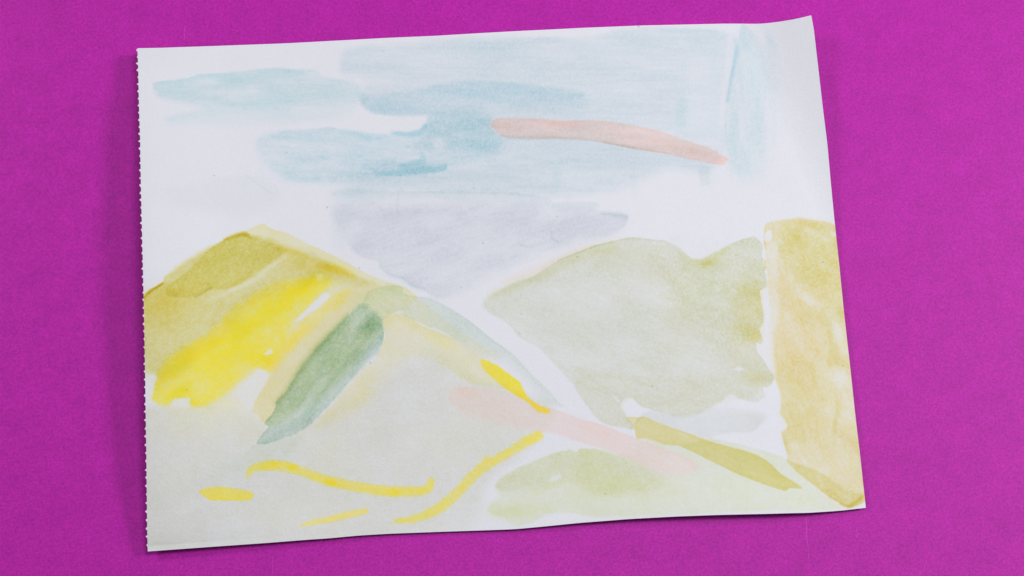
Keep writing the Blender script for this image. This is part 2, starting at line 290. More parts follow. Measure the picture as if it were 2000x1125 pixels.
    ('stroke', [(-73.2, 39.9, 0.46), (-68.8, 40.9, 0.46), (-64.9, 35.7, 0.46), (-62.7, 30.7, 0.46)], (0.892, 0.898, 0.878), 0.4, 0.0, 1.24, 0.25, 0.1, -0.0, 1, 0.37, 12.4, 2, 1.24, None, None, 0.4),
    ('stroke', [(33.6, 25.2, 0.31), (33.5, 20.9, 0.46), (37.1, 19.1, 0.31)], (0.773, 0.851, 0.852), 0.6, 0.0, 1.24, 0.25, 0.1, -0.0, 1, 0.37, 12.4, 2, 0.93, None, None, 0.4),
    ('stroke', [(13.8, 18.0, 0.31), (18.0, 15.6, 0.46), (22.2, 16.3, 0.31)], (0.776, 0.855, 0.855), 0.5, 0.0, 1.24, 0.25, 0.1, -0.0, 1, 0.37, 12.4, 2, 0.93, None, None, 0.4),
    ('poly', [(-188.3, 43.6, 4.94), (-168.0, 49.1, 3.09), (-153.5, 53.1, 1.85), (-140.3, 54.7, 1.54), (-129.2, 49.9, 2.47), (-123.0, 41.3, 4.94), (-137.9, 30.1, 6.18), (-167.2, 29.5, 6.18), (-187.8, 33.1, 6.18)], (0.948, 0.959, 0.95), 0.75, 0.0, 1.24, 0.25, 0.1, -0.0, 1, 0.37, 12.4, 1, 0, 'grey_wash', 'very faint grey wash above the ochre hill', 0.4),
    ('stroke', [(-144.1, 54.3, 0.12), (-138.6, 50.3, 0.15), (-132.0, 45.8, 0.15), (-128.9, 43.1, 0.12)], (0.755, 0.77, 0.764), 0.35, 0.0, 1.24, 0.25, 0.1, -0.0, 1, 0.09, 12.4, 2, 0.25, None, None, 0.4),
    ('stroke', [(-128.0, 50.0, 0.12), (-126.1, 46.2, 0.15), (-125.4, 43.1, 0.12)], (0.796, 0.811, 0.795), 0.3, 0.0, 1.24, 0.25, 0.1, -0.0, 1, 0.09, 12.4, 2, 0.25, None, None, 0.4),
    ('lift', [(110.9, 146.9, 6.18), (124.9, 149.0, 4.33), (140.5, 146.1, 1.85), (142.4, 127.9, 1.85), (137.1, 98.3, 2.47), (134.5, 75.6, 3.09), (123.0, 78.5, 4.33), (115.6, 91.3, 5.56), (111.8, 123.8, 6.18)], (1, 1, 1), 0.35, 0.0, 1.24, 0, 0.1, -0.0, 1, 0.93, 12.4, 1, 0, None, None, 0.4),
    ('poly', [(121.4, 68.2, 1.85), (128.1, 66.4, 1.54), (127.8, 55.6, 0.93), (121.1, 55.4, 0.62)], (0.847, 0.908, 0.916), 0.5, 0.0, 1.24, 0.25, 0.3, -0.0, 1, 0.37, 12.4, 1, 0, None, None, 0.4),
    ('poly', [(149.3, 158.4, 0.46), (152.1, 157.8, 0.62), (155.7, 153.9, 0.93), (159.9, 147.6, 2.47), (166.3, 142.5, 4.94), (170.9, 125.4, 9.27), (168.4, 99.0, 10.51), (163.0, 79.5, 10.51), (156.1, 61.6, 8.65), (143.8, 59.1, 6.18), (138.3, 68.6, 2.47), (137.3, 85.3, 0.49), (137.8, 101.5, 0.46), (139.4, 111.4, 0.46), (142.0, 124.6, 0.46), (144.5, 137.2, 0.46), (145.7, 143.9, 0.46), (147.8, 151.3, 0.46)], (0.881, 0.95, 0.952), 0.75, 0.5, 3.09, 0.9, 0.45, -1.536, 6, 0.56, 4.9, 1, 0, 'blue_wash', 'vertical blue wash with a crisp left edge at the right', 0.4),
    ('stroke', [(158.4, 141.6, 1.24), (156.9, 115.1, 2.16), (154.1, 88.9, 2.47), (152.0, 66.3, 1.54)], (0.912, 0.998, 0.983), 0.5, 0.0, 1.24, 0.8, 0.4, -0.0, 1, 0.37, 12.4, 2, 4.33, None, None, 0.4),
    ('stroke', [(142.3, 108.2, 1.24), (142.1, 82.2, 2.47), (144.0, 66.2, 1.85)], (0.837, 0.949, 0.946), 0.55, 0.0, 1.24, 0.8, 0.4, -0.0, 1, 0.37, 12.4, 2, 3.71, None, None, 0.4),
    ('stroke', [(113.7, 137.0, 1.54), (113.9, 107.5, 2.16), (111.0, 91.1, 1.85)], (0.87, 0.953, 0.949), 0.4, 0.0, 1.24, 0.8, 0.4, -0.0, 1, 0.37, 12.4, 2, 3.71, None, None, 0.4),
    ('stroke', [(132.6, 144.2, 1.24), (133.3, 114.5, 1.54), (129.4, 88.3, 1.85)], (0.913, 0.977, 0.973), 0.35, 0.0, 1.24, 0.8, 0.4, -0.0, 1, 0.37, 12.4, 2, 3.09, None, None, 0.4),
    ('stroke', [(144.9, 147.9, 0.46), (146.3, 142.6, 1.24), (144.5, 134.6, 0.77), (141.9, 122.9, 0.62), (139.3, 109.7, 0.62)], (0.67, 0.868, 0.933), 0.75, 0.0, 1.24, 0.25, 0.1, -0.0, 1, 0.37, 12.4, 2, 1.85, None, None, 0.4),
    ('blob', [(150.6, 148.7, 0), (2.78, 7.42, 0.175)], (0.735, 0.895, 0.94), 0.5625, 0.0, 1.24, 0.5, 0.1, -0.0, 1, 0.37, 12.4, 1, 0, None, None, 0.4),
    ('blob', [(142.1, 82.2, 0), (4.33, 9.27, -0.0)], (0.78, 0.925, 0.933), 0.41250000000000003, 0.0, 1.24, 0.5, 0.1, -0.0, 1, 0.37, 12.4, 1, 0, None, None, 0.4),
    ('blob', [(156.0, 98.7, 0), (3.09, 27.81, -0.0)], (0.916, 1.003, 0.997), 0.30000000000000004, 0.0, 1.24, 0.5, 0.1, -0.0, 1, 0.37, 12.4, 1, 0, None, None, 0.4),
    ('blob', [(166.5, 146.8, 0), (2.16, 6.18, 0.349)], (0.776, 0.921, 0.928), 0.5625, 0.0, 1.24, 0.5, 0.1, -0.0, 1, 0.37, 12.4, 1, 0, None, None, 0.4),
    ('blob', [(155.6, 131.6, 0), (6.18, 18.54, -0.0)], (0.887, 0.981, 0.977), 0.30000000000000004, 0.0, 1.24, 0.5, 0.1, -0.0, 1, 0.37, 12.4, 1, 0, None, None, 0.4),
    ('blob', [(145.6, 66.2, 0), (6.18, 6.18, -0.0)], (0.882, 0.976, 0.972), 0.30000000000000004, 0.0, 1.24, 0.5, 0.1, -0.0, 1, 0.37, 12.4, 1, 0, None, None, 0.4),
    ('stroke', [(100.7, 154.0, 0.93), (115.7, 153.7, 0.93), (134.4, 153.6, 0.77)], (0.832, 0.942, 0.958), 0.5, 0.0, 1.24, 0.25, 0.1, -0.0, 1, 0.37, 12.4, 2, 1.54, None, None, 0.4),
    ('blob', [(109.3, 146.9, 0), (21.63, 3.09, -0.0)], (0.879, 0.962, 0.969), 0.375, 0.0, 1.24, 0.5, 0.1, -0.0, 1, 0.37, 12.4, 1, 0, None, None, 0.4),
    ('blob', [(111.3, 102.5, 0), (4.33, 9.27, -0.0)], (0.857, 0.969, 0.974), 0.375, 0.0, 1.24, 0.5, 0.1, -0.0, 1, 0.37, 12.4, 1, 0, None, None, 0.4),
    ('blob', [(129.4, 140.8, 0), (9.27, 15.45, -0.0)], (0.936, 1.002, 0.997), 0.22499999999999998, 0.0, 1.24, 0.5, 0.1, -0.0, 1, 0.37, 12.4, 1, 0, None, None, 0.4),
    ('blob', [(101.0, 123.5, 0), (12.36, 4.33, -0.0)], (0.89, 0.973, 0.97), 0.30000000000000004, 0.0, 1.24, 0.5, 0.1, -0.0, 1, 0.37, 12.4, 1, 0, None, None, 0.4),
    ('blob', [(117.2, 91.3, 0), (18.54, 12.36, -0.0)], (0.937, 1.002, 0.997), 0.22499999999999998, 0.0, 1.24, 0.5, 0.1, -0.0, 1, 0.37, 12.4, 1, 0, None, None, 0.4),
    ('blob', [(62.6, 135.6, 0), (24.72, 7.72, -0.0)], (0.929, 0.995, 0.99), 0.22499999999999998, 0.0, 1.24, 0.5, 0.1, -0.0, 1, 0.37, 12.4, 1, 0, None, None, 0.4),
    ('blob', [(-2.0, 137.2, 0), (27.81, 4.94, -0.0)], (0.913, 0.989, 0.994), 0.30000000000000004, 0.0, 1.24, 0.5, 0.1, -0.0, 1, 0.37, 12.4, 1, 0, None, None, 0.4),
    ('blob', [(-75.3, 135.8, 0), (12.36, 2.47, -0.0)], (0.878, 0.973, 0.979), 0.375, 0.0, 1.24, 0.5, 0.1, -0.0, 1, 0.37, 12.4, 1, 0, None, None, 0.4),
    ('blob', [(-59.9, 124.1, 0), (24.72, 7.42, -0.0)], (0.905, 0.981, 0.986), 0.30000000000000004, 0.0, 1.24, 0.5, 0.1, -0.0, 1, 0.37, 12.4, 1, 0, None, None, 0.4),
    ('lift', [(142.0, 154.5, 1.24), (145.0, 151.2, 1.24), (145.8, 145.9, 0.93), (143.9, 137.9, 0.93), (140.9, 121.3, 0.93), (137.9, 104.8, 0.93), (136.3, 91.8, 1.54), (134.0, 98.2, 1.54), (137.1, 117.9, 1.54), (140.2, 137.8, 1.54), (139.9, 149.4, 1.54)], (1, 1, 1), 0.6, 0.0, 1.24, 0, 0.1, -0.0, 1, 0.37, 12.4, 1, 0, None, None, 0.4),
    ('stroke', [(-67.6, 135.4, 0.19), (-66.1, 135.1, 0.19)], (0.887, 0.736, 0.675), 0.5, 0.0, 1.24, 0.25, 0.1, -0.0, 1, 0.37, 12.4, 2, 0.46, None, None, 0.4),
    ('poly', [(-2.2, 90.6, 0.37), (-2.2, 92.9, 0.37), (0.2, 94.6, 0.31), (5.7, 95.3, 0.31), (19.4, 95.7, 0.28), (28.5, 95.3, 0.28), (38.2, 94.2, 0.28), (49.8, 95.1, 0.28), (60.5, 95.1, 0.28), (71.2, 94.4, 0.28), (83.4, 92.7, 0.28), (95.6, 90.1, 0.28), (104.8, 87.1, 0.28), (113.9, 83.8, 0.28), (123.0, 80.8, 0.28), (128.8, 79.0, 0.31), (130.3, 77.1, 0.31), (132.8, 77.8, 0.31), (133.0, 75.2, 0.31), (135.1, 74.3, 0.31), (137.3, 74.3, 0.31), (137.8, 73.1, 0.31), (139.3, 71.8, 0.62), (136.8, 70.5, 0.62), (137.1, 68.9, 0.37), (134.3, 68.3, 0.31), (130.3, 69.0, 0.28), (122.7, 70.5, 0.28), (113.6, 72.2, 0.28), (101.4, 75.1, 0.28), (89.3, 76.8, 0.28), (80.1, 78.1, 0.28), (64.9, 81.0, 0.28), (52.8, 82.6, 0.28), (40.6, 82.7, 0.28), (28.4, 82.4, 0.28), (19.3, 82.2, 0.28), (10.2, 82.6, 0.28), (4.8, 83.4, 0.31), (1.8, 85.9, 0.31), (-0.7, 88.4, 0.31)], (1.087, 0.851, 0.767), 1, 0.22, 1.24, 0.3, 0.12, -0.14, 3, 0.25, 12.4, 1, 0, 'brush_stroke', 'peach pink brush stroke arching across the blue sky', 0.5),
    ('blob', [(40.7, 92.7, 0), (18.54, 2.47, -0.07)], (1.031, 0.716, 0.657), 0.26249999999999996, 0.0, 1.24, 0.5, 0.1, -0.0, 1, 0.37, 12.4, 1, 0, None, None, 0.4),
    ('blob', [(7.2, 90.2, 0), (10.82, 3.09, -0.0)], (1.046, 0.779, 0.714), 0.26249999999999996, 0.0, 1.24, 0.5, 0.1, -0.0, 1, 0.37, 12.4, 1, 0, None, None, 0.4),
    ('blob', [(116.8, 76.8, 0), (18.54, 2.47, -0.262)], (0.988, 0.735, 0.646), 0.26249999999999996, 0.0, 1.24, 0.5, 0.1, -0.0, 1, 0.37, 12.4, 1, 0, None, None, 0.4),
    ('stroke', [(3.6, 84.0, 0.31), (10.2, 83.2, 0.93), (22.4, 83.4, 0.99), (37.6, 83.9, 0.68), (52.8, 83.0, 0.49), (64.9, 81.6, 0.37), (83.2, 78.5, 0.31)], (0.758, 0.869, 0.871), 0.55, 0.0, 1.24, 0.25, 0.1, -0.0, 1, 0.37, 12.4, 2, 0.93, None, None, 0.4),
    ('stroke', [(64.9, 81.6, 0.25), (83.2, 78.2, 0.28), (101.5, 75.8, 0.31)], (0.832, 0.691, 0.606), 0.5, 0.0, 1.24, 0.25, 0.1, -0.0, 1, 0.37, 12.4, 2, 0.62, None, None, 0.4),
    ('poly', [(-194.4, -84.0, 1.85), (-182.0, -83.9, 5.56), (-162.1, -83.0, 5.56), (-139.3, -85.0, 5.56), (-121.9, -92.7, 4.94), (-99.3, -86.6, 6.18), (-59.6, -58.0, 7.72), (-30.7, -45.6, 7.72), (-10.2, -63.2, 3.09), (10.2, -68.3, 3.09), (36.5, -78.3, 2.47), (27.6, -95.2, 4.64), (13.1, -108.5, 4.33), (0.2, -117.4, 3.09), (-5.5, -127.5, 3.71), (-8.3, -139.0, 6.18), (-18.2, -150.5, 6.18), (-102.9, -156.9, 4.64), (-186.4, -162.6, 1.85), (-191.0, -159.3, 1.24), (-193.5, -112.3, 0.62)], (0.919, 0.92, 0.829), 0.95, 0.0, 1.24, 0.35, 0.25, -0.0, 1, 0.37, 12.4, 1, 0, 'pale_wash', 'pale grey green wash over the foreground slope', 0.4),
    ('blob', [(-156.2, -88.8, 0), (43.26, 12.36, -0.0)], (1.055, 1.027, 0.724), 0.44999999999999996, 0.0, 1.24, 0.5, 0.1, -0.0, 1, 0.37, 12.4, 1, 0, None, None, 0.4),
    ('blob', [(-177.3, -120.7, 0), (18.54, 18.54, -0.0)], (1.043, 1.037, 0.858), 0.1875, 0.0, 1.24, 0.5, 0.1, -0.0, 1, 0.37, 12.4, 1, 0, None, None, 0.4),
    ('blob', [(-178.6, -151.9, 0), (12.36, 12.36, -0.0)], (1.048, 1.053, 0.879), 0.1875, 0.0, 1.24, 0.5, 0.1, -0.0, 1, 0.37, 12.4, 1, 0, None, None, 0.4),
    ('blob', [(-114.6, -142.9, 0), (18.54, 9.27, -0.0)], (0.995, 1.0, 0.82), 0.26249999999999996, 0.0, 1.24, 0.5, 0.1, -0.0, 1, 0.37, 12.4, 1, 0, None, None, 0.4),
    ('blob', [(-90.0, -111.2, 0), (15.45, 18.54, 0.524)], (1.027, 1.011, 0.795), 0.3375, 0.0, 1.24, 0.5, 0.1, -0.0, 1, 0.37, 12.4, 1, 0, None, None, 0.4),
    ('blob', [(-24.4, -98.8, 0), (30.9, 15.45, -0.0)], (1.014, 1.009, 0.839), 0.30000000000000004, 0.0, 1.24, 0.5, 0.1, -0.0, 1, 0.37, 12.4, 1, 0, None, None, 0.4),
    ('blob', [(-98.0, -131.3, 0), (18.54, 6.18, -0.0)], (0.953, 0.959, 0.822), 0.22499999999999998, 0.0, 1.24, 0.5, 0.1, -0.0, 1, 0.37, 12.4, 1, 0, None, None, 0.4),
    ('poly', [(-200.4, -26.2, 0.31), (-198.2, -23.5, 0.31), (-196.1, -20.4, 0.37), (-194.2, -18.0, 0.37), (-187.8, -13.6, 0.46), (-186.8, -9.7, 0.93), (-180.2, -2.9, 2.78), (-169.0, 5.8, 2.78), (-157.7, 12.5, 0.93), (-146.3, 19.2, 0.77), (-138.5, 23.6, 0.46), (-133.3, 26.0, 0.31), (-130.9, 23.8, 0.37), (-128.5, 22.6, 0.49), (-120.0, 20.9, 0.43), (-108.0, 15.0, 0.37), (-96.1, 9.7, 0.37), (-84.2, 3.8, 0.43), (-73.8, -2.2, 0.49), (-65.8, -5.7, 0.62), (-57.6, -8.0, 0.62), (-51.1, -10.0, 0.62), (-44.3, -15.1, 0.62), (-45.1, -16.9, 0.93), (-60.1, -29.6, 4.94), (-72.8, -49.3, 6.18), (-88.3, -67.3, 6.18), (-105.1, -82.3, 6.18), (-123.3, -92.7, 1.85), (-130.0, -90.2, 0.77), (-133.7, -82.6, 3.71), (-153.6, -82.9, 6.8), (-179.1, -84.7, 6.18), (-190.1, -81.0, 1.24), (-188.5, -72.3, 1.24), (-190.2, -67.3, 3.09), (-195.6, -66.5, 2.47), (-198.3, -54.2, 0.62)], (0.99, 0.949, 0.606), 0.9, 0.25, 1.54, 0.3, 0.2, -0.0, 1, 0.37, 12.4, 1, 0, 'hill_wash', 'pale yellow wash of the left hill', 0.4),
    ('poly', [(-200.4, -26.2, 0.31), (-198.2, -23.5, 0.31), (-194.7, -18.3, 0.31), (-187.8, -13.6, 0.46), (-186.3, -9.1, 1.24), (-166.2, 7.1, 2.47), (-153.4, 15.3, 0.62), (-143.9, 19.5, 0.46), (-137.4, 18.1, 1.85), (-125.6, 14.0, 2.78), (-101.9, 7.7, 3.09), (-81.1, -4.1, 1.24), (-67.8, -7.9, 2.47), (-78.1, -10.2, 3.09), (-95.7, -5.9, 3.71), (-118.8, -15.5, 6.18), (-135.9, -23.3, 6.18), (-152.6, -38.6, 6.18), (-169.2, -53.7, 7.72), (-182.7, -70.1, 7.72), (-191.1, -71.7, 4.64), (-195.6, -61.5, 3.71), (-198.6, -48.2, 0.62), (-199.2, -36.4, 0.62)], (0.91, 0.879, 0.591), 1.1, 0.25, 1.85, 0.35, 0.25, 0.611, 2, 0.37, 8.0, 1, 0, 'hill_wash', 'ochre wash on the upper flank of the left hill', 0.4),
    ('blob', [(-187.4, -33.2, 0), (15.45, 12.36, 0.524)], (0.957, 0.823, 0.239), 0.26249999999999996, 0.0, 1.24, 0.5, 0.1, -0.0, 1, 0.37, 12.4, 1, 0, None, None, 0.4),
    ('blob', [(-179.2, -24.0, 0), (21.63, 8.03, 0.524)], (0.946, 0.813, 0.237), 0.3375, 0.0, 1.24, 0.5, 0.1, -0.0, 1, 0.37, 12.4, 1, 0, None, None, 0.4),
    ('blob', [(-188.0, -21.2, 0), (12.36, 4.94, 0.524)], (0.923, 0.775, 0.176), 0.3375, 0.0, 1.24, 0.5, 0.1, -0.0, 1, 0.37, 12.4, 1, 0, None, None, 0.4),
    ('blob', [(-107.6, 1.5, 0), (18.54, 5.56, -0.436)], (0.958, 0.846, 0.247), 0.375, 0.0, 1.24, 0.5, 0.1, -0.0, 1, 0.37, 12.4, 1, 0, None, None, 0.4),
    ('poly', [(-186.1, -18.1, 0.49), (-185.1, -15.1, 0.49), (-181.2, -12.0, 0.62), (-174.3, -5.8, 0.62), (-166.1, 5.0, 0.62), (-160.5, 10.9, 0.46), (-153.4, 15.9, 0.31), (-146.3, 19.3, 0.25), (-143.4, 19.5, 0.25), (-140.6, 17.1, 0.46), (-136.6, 17.8, 2.47), (-128.0, 16.4, 3.09), (-121.7, 11.0, 1.85), (-119.0, 8.3, 1.85), (-123.8, 4.9, 1.24), (-130.9, -0.5, 1.24), (-137.9, -7.6, 1.24), (-145.1, -11.4, 0.93), (-153.6, -14.6, 0.77), (-160.8, -15.0, 0.77), (-165.1, -17.2, 0.77), (-169.9, -19.7, 0.62), (-176.4, -21.4, 0.46), (-182.2, -21.4, 0.46), (-185.1, -20.2, 0.46)], (0.907, 0.873, 0.389), 0.8, 0.3, 2.47, 0.35, 0.3, 0.611, 2, 0.37, 6.8, 1, 0, 'ochre_patch', 'dark ochre patch below the peak of the left hill', 0.4),
    ('stroke', [(-154.8, 14.7, 0.31), (-149.1, 17.6, 0.77), (-143.9, 19.2, 0.93), (-140.9, 17.4, 0.46)], (0.762, 0.601, 0.043), 0.6, 0.0, 1.24, 0.25, 0.1, -0.0, 1, 0.37, 12.4, 2, 1.24, None, None, 0.4),
    ('stroke', [(-198.2, -23.8, 0.31), (-196.1, -20.7, 0.62), (-193.9, -18.3, 0.62), (-190.5, -16.1, 0.37), (-187.5, -13.6, 0.31)], (0.697, 0.492, 0.013), 0.7, 0.0, 1.24, 0.25, 0.1, -0.0, 1, 0.37, 12.4, 2, 0.77, None, None, 0.4),
    ('stroke', [(-123.2, 11.6, 0.62), (-116.7, 9.6, 0.77), (-110.8, 8.5, 0.46), (-106.3, 4.9, 0.62), (-97.4, 1.4, 1.85), (-86.5, -1.5, 1.54), (-80.5, -4.4, 0.62)], (0.967, 0.808, 0.15), 0.5, 0.0, 1.24, 0.25, 0.1, -0.0, 1, 0.37, 12.4, 2, 1.85, None, None, 0.4),
    ('blob', [(-91.5, -0.3, 0), (8.65, 2.78, -0.314)], (1.084, 0.884, 0.105), 0.375, 0.0, 1.24, 0.5, 0.1, -0.0, 1, 0.37, 12.4, 1, 0, None, None, 0.4),
    ('lift', [(-120.7, 9.2, 0.93), (-118.9, 7.4, 0.93), (-128.0, -1.3, 0.93), (-137.0, -8.8, 0.93), (-147.2, -15.3, 0.93), (-156.3, -20.6, 1.85), (-164.8, -23.8, 3.09), (-162.1, -20.1, 1.85), (-150.7, -14.5, 0.93), (-139.4, -6.7, 0.77), (-129.5, 1.7, 0.77)], (1, 1, 1), 0.4, 0.0, 1.24, 0, 0.1, -0.0, 1, 0.37, 12.4, 1, 0, None, None, 0.4),
    ('stroke', [(-169.3, -20.3, 0.31), (-165.1, -17.2, 0.43), (-160.9, -14.1, 0.31)], (0.61, 0.6, 0.157), 0.5, 0.0, 1.24, 0.25, 0.1, -0.0, 1, 0.37, 12.4, 2, 0.93, None, None, 0.4),
    ('poly', [(-78.1, -5.9, 3.71), (-65.8, -8.7, 1.24), (-64.6, -9.9, 0.93), (-71.5, -14.0, 0.77), (-77.3, -19.3, 0.93), (-92.0, -34.6, 1.24), (-105.9, -55.7, 1.54), (-116.3, -72.1, 1.24), (-124.4, -88.4, 0.62), (-129.7, -90.2, 0.46), (-131.8, -86.4, 0.46), (-135.9, -85.0, 0.62), (-133.8, -78.5, 0.77), (-130.7, -71.7, 0.93), (-126.3, -64.3, 1.24), (-121.8, -54.5, 3.71), (-106.4, -37.8, 6.18), (-92.4, -19.5, 4.94)], (0.98, 0.939, 0.801), 0.8, 0.2, 1.24, 0.2, 0.1, 0.873, 3, 0.37, 12.4, 1, 0, 'hill_wash', 'tan wash sweeping down beside the green stroke', 0.4),
    ('poly', [(-92.2, -5.9, 1.24), (-94.1, -10.5, 1.24), (-99.6, -14.8, 0.93), (-106.3, -22.8, 1.54), (-113.3, -30.4, 1.85), (-117.5, -36.5, 2.47), (-122.0, -47.1, 3.09), (-129.0, -54.6, 2.47), (-134.5, -59.7, 3.09), (-141.4, -66.6, 2.47), (-151.1, -74.7, 2.47), (-160.8, -82.1, 2.47), (-167.2, -83.4, 0.93), (-169.3, -81.6, 0.62), (-169.2, -78.1, 0.46), (-172.3, -78.5, 0.46), (-178.0, -78.3, 0.46), (-180.1, -81.8, 1.24), (-184.8, -83.3, 2.47), (-191.2, -79.9, 0.77), (-188.3, -71.7, 0.93), (-186.4, -64.3, 2.47), (-183.3, -57.5, 2.47), (-173.6, -50.8, 2.78), (-163.9, -43.2, 2.78), (-155.6, -35.6, 2.78), (-150.2, -28.1, 2.78), (-141.8, -20.4, 2.78), (-130.5, -12.0, 2.78), (-119.0, -7.3, 2.78), (-107.4, -6.1, 2.47), (-98.7, -4.8, 1.54)], (1.128, 1.021, 0.215), 0.85, 0.0, 1.24, 0.6, 0.35, 0.663, 2, 0.93, 7.4, 1, 0, 'yellow_patch', 'bright yellow patch streaking down the left hill', 0.4),
    ('blob', [(-142.5, -38.4, 0), (9.27, 4.02, 0.611)], (0.98, 0.928, 0.027), 0.69, 0.0, 1.24, 0.5, 0.1, -0.0, 1, 0.37, 12.4, 1, 0, None, None, 0.4),
    ('blob', [(-147.0, -35.5, 0), (4.94, 4.94, 0.611)], (0.98, 0.928, 0.027), 0.43124999999999997, 0.0, 1.24, 0.5, 0.1, -0.0, 1, 0.37, 12.4, 1, 0, None, None, 0.4),
    ('blob', [(-171.4, -54.6, 0), (6.18, 4.64, 0.611)], (0.98, 0.928, 0.027), 0.60375, 0.0, 1.24, 0.5, 0.1, -0.0, 1, 0.37, 12.4, 1, 0, None, None, 0.4),
    ('blob', [(-178.8, -62.1, 0), (8.03, 4.33, 0.611)], (0.98, 0.928, 0.027), 0.69, 0.0, 1.24, 0.5, 0.1, -0.0, 1, 0.37, 12.4, 1, 0, None, None, 0.4),
    ('blob', [(-158.0, -46.4, 0), (4.94, 3.09, 0.611)], (0.98, 0.928, 0.027), 0.5175, 0.0, 1.24, 0.5, 0.1, -0.0, 1, 0.37, 12.4, 1, 0, None, None, 0.4),
    ('blob', [(-175.3, -75.0, 0), (5.56, 3.09, 0.611)], (0.98, 0.928, 0.027), 0.646875, 0.0, 1.24, 0.5, 0.1, -0.0, 1, 0.37, 12.4, 1, 0, None, None, 0.4),
    ('blob', [(-169.4, -80.2, 0), (2.47, 3.09, 0.611)], (0.98, 0.928, 0.027), 0.43124999999999997, 0.0, 1.24, 0.5, 0.1, -0.0, 1, 0.37, 12.4, 1, 0, None, None, 0.4),
    ('blob', [(-114.3, -19.9, 0), (18.54, 5.56, 0.611)], (0.98, 0.928, 0.027), 0.301875, 0.0, 1.24, 0.5, 0.1, -0.0, 1, 0.37, 12.4, 1, 0, None, None, 0.4),
    ('blob', [(-110.2, -10.7, 0), (15.45, 3.09, 0.611)], (0.98, 0.928, 0.027), 0.38812499999999994, 0.0, 1.24, 0.5, 0.1, -0.0, 1, 0.37, 12.4, 1, 0, None, None, 0.4),
    ('blob', [(-147.8, -50.4, 0), (18.54, 7.72, 0.611)], (0.98, 0.928, 0.027), 0.301875, 0.0, 1.24, 0.5, 0.1, -0.0, 1, 0.37, 12.4, 1, 0, None, None, 0.4),
    ('blob', [(-188.2, -73.1, 0), (3.09, 6.18, 0.611)], (0.98, 0.928, 0.027), 0.25875, 0.0, 1.24, 0.5, 0.1, -0.0, 1, 0.37, 12.4, 1, 0, None, None, 0.4),
    ('blob', [(-130.0, -26.2, 0), (12.36, 6.18, 0.611)], (0.98, 0.928, 0.027), 0.301875, 0.0, 1.24, 0.5, 0.1, -0.0, 1, 0.37, 12.4, 1, 0, None, None, 0.4),
    ('poly', [(-81.0, -10.2, 1.85), (-83.7, -17.9, 3.09), (-95.2, -26.2, 3.71), (-109.2, -41.5, 3.71), (-119.8, -53.6, 3.09), (-124.7, -61.3, 1.54), (-128.1, -62.0, 1.24), (-133.1, -59.1, 1.85), (-141.0, -56.3, 3.09), (-143.4, -53.3, 2.47), (-134.9, -50.8, 2.47), (-123.4, -50.0, 2.47), (-115.1, -38.0, 3.09), (-105.3, -26.4, 1.85), (-94.8, -17.2, 1.24)], (1.105, 1.0, 0.364), 0.75, 0.0, 1.24, 0.7, 0.4, 0.663, 2, 0.93, 6.8, 1, 0, 'yellow_patch', 'narrow yellow streak beside the white gap', 0.4),
    ('blob', [(-127.5, -54.6, 0), (5.56, 4.33, 0.611)], (1.162, 0.918, 0.029), 0.375, 0.0, 1.24, 0.5, 0.1, -0.0, 1, 0.37, 12.4, 1, 0, None, None, 0.4),
    ('blob', [(-117.8, -45.5, 0), (9.27, 4.33, 0.698)], (1.168, 0.955, 0.061), 0.30000000000000004, 0.0, 1.24, 0.5, 0.1, -0.0, 1, 0.37, 12.4, 1, 0, None, None, 0.4),
    ('lift', [(-95.5, -13.8, 0.62), (-93.7, -15.6, 0.93), (-97.1, -20.2, 1.24), (-103.3, -25.2, 1.24), (-110.1, -30.4, 0.93), (-114.2, -31.7, 0.93), (-109.7, -27.1, 0.93), (-103.5, -20.3, 0.93), (-98.4, -15.4, 0.62)], (1, 1, 1), 0.95, 0.0, 1.24, 0, 0.1, -0.0, 1, 0.37, 12.4, 1, 0, None, None, 0.4),
    ('lift', [(-131.7, -52.3, 0.62), (-128.0, -48.6, 0.93), (-126.3, -47.7, 0.93), (-124.8, -50.7, 0.62), (-128.5, -51.9, 0.46)], (1, 1, 1), 0.9, 0.0, 1.24, 0, 0.1, -0.0, 1, 0.37, 12.4, 1, 0, None, None, 0.4),
    ('lift', [(-124.8, -41.1, 1.24), (-122.9, -39.6, 1.24), (-122.2, -43.5, 1.54), (-124.1, -44.7, 1.54)], (1, 1, 1), 0.5, 0.0, 1.24, 0, 0.1, -0.0, 1, 0.37, 12.4, 1, 0, None, None, 0.4),
    ('lift', [(-133.7, -59.4, 0.93), (-128.8, -60.2, 0.62), (-126.6, -63.7, 0.62), (-130.7, -71.5, 0.93), (-134.4, -78.5, 0.93), (-135.9, -84.4, 0.93), (-142.2, -82.7, 4.94), (-146.8, -75.5, 4.94), (-142.8, -67.5, 3.71), (-137.3, -63.6, 2.47)], (1, 1, 1), 0.75, 0.0, 1.24, 0, 0.1, -0.0, 1, 0.37, 12.4, 1, 0, None, None, 0.4),
    ('lift', [(-195.7, -65.3, 2.47), (-189.7, -65.2, 1.85), (-187.9, -67.3, 1.24), (-189.6, -74.0, 0.93), (-191.3, -79.6, 0.62), (-190.5, -82.5, 1.85), (-195.2, -85.2, 2.47)], (1, 1, 1), 0.85, 0.0, 1.24, 0, 0.1, -0.0, 1, 0.37, 12.4, 1, 0, None, None, 0.4),
    ('lift', [(-180.1, -82.4, 0.93), (-178.2, -79.1, 0.46), (-173.7, -78.8, 0.46), (-169.5, -77.8, 0.46), (-169.6, -81.6, 0.62), (-168.4, -83.7, 1.24), (-176.3, -84.9, 2.47)], (1, 1, 1), 0.75, 0.0, 1.24, 0, 0.1, -0.0, 1, 0.37, 12.4, 1, 0, None, None, 0.4),
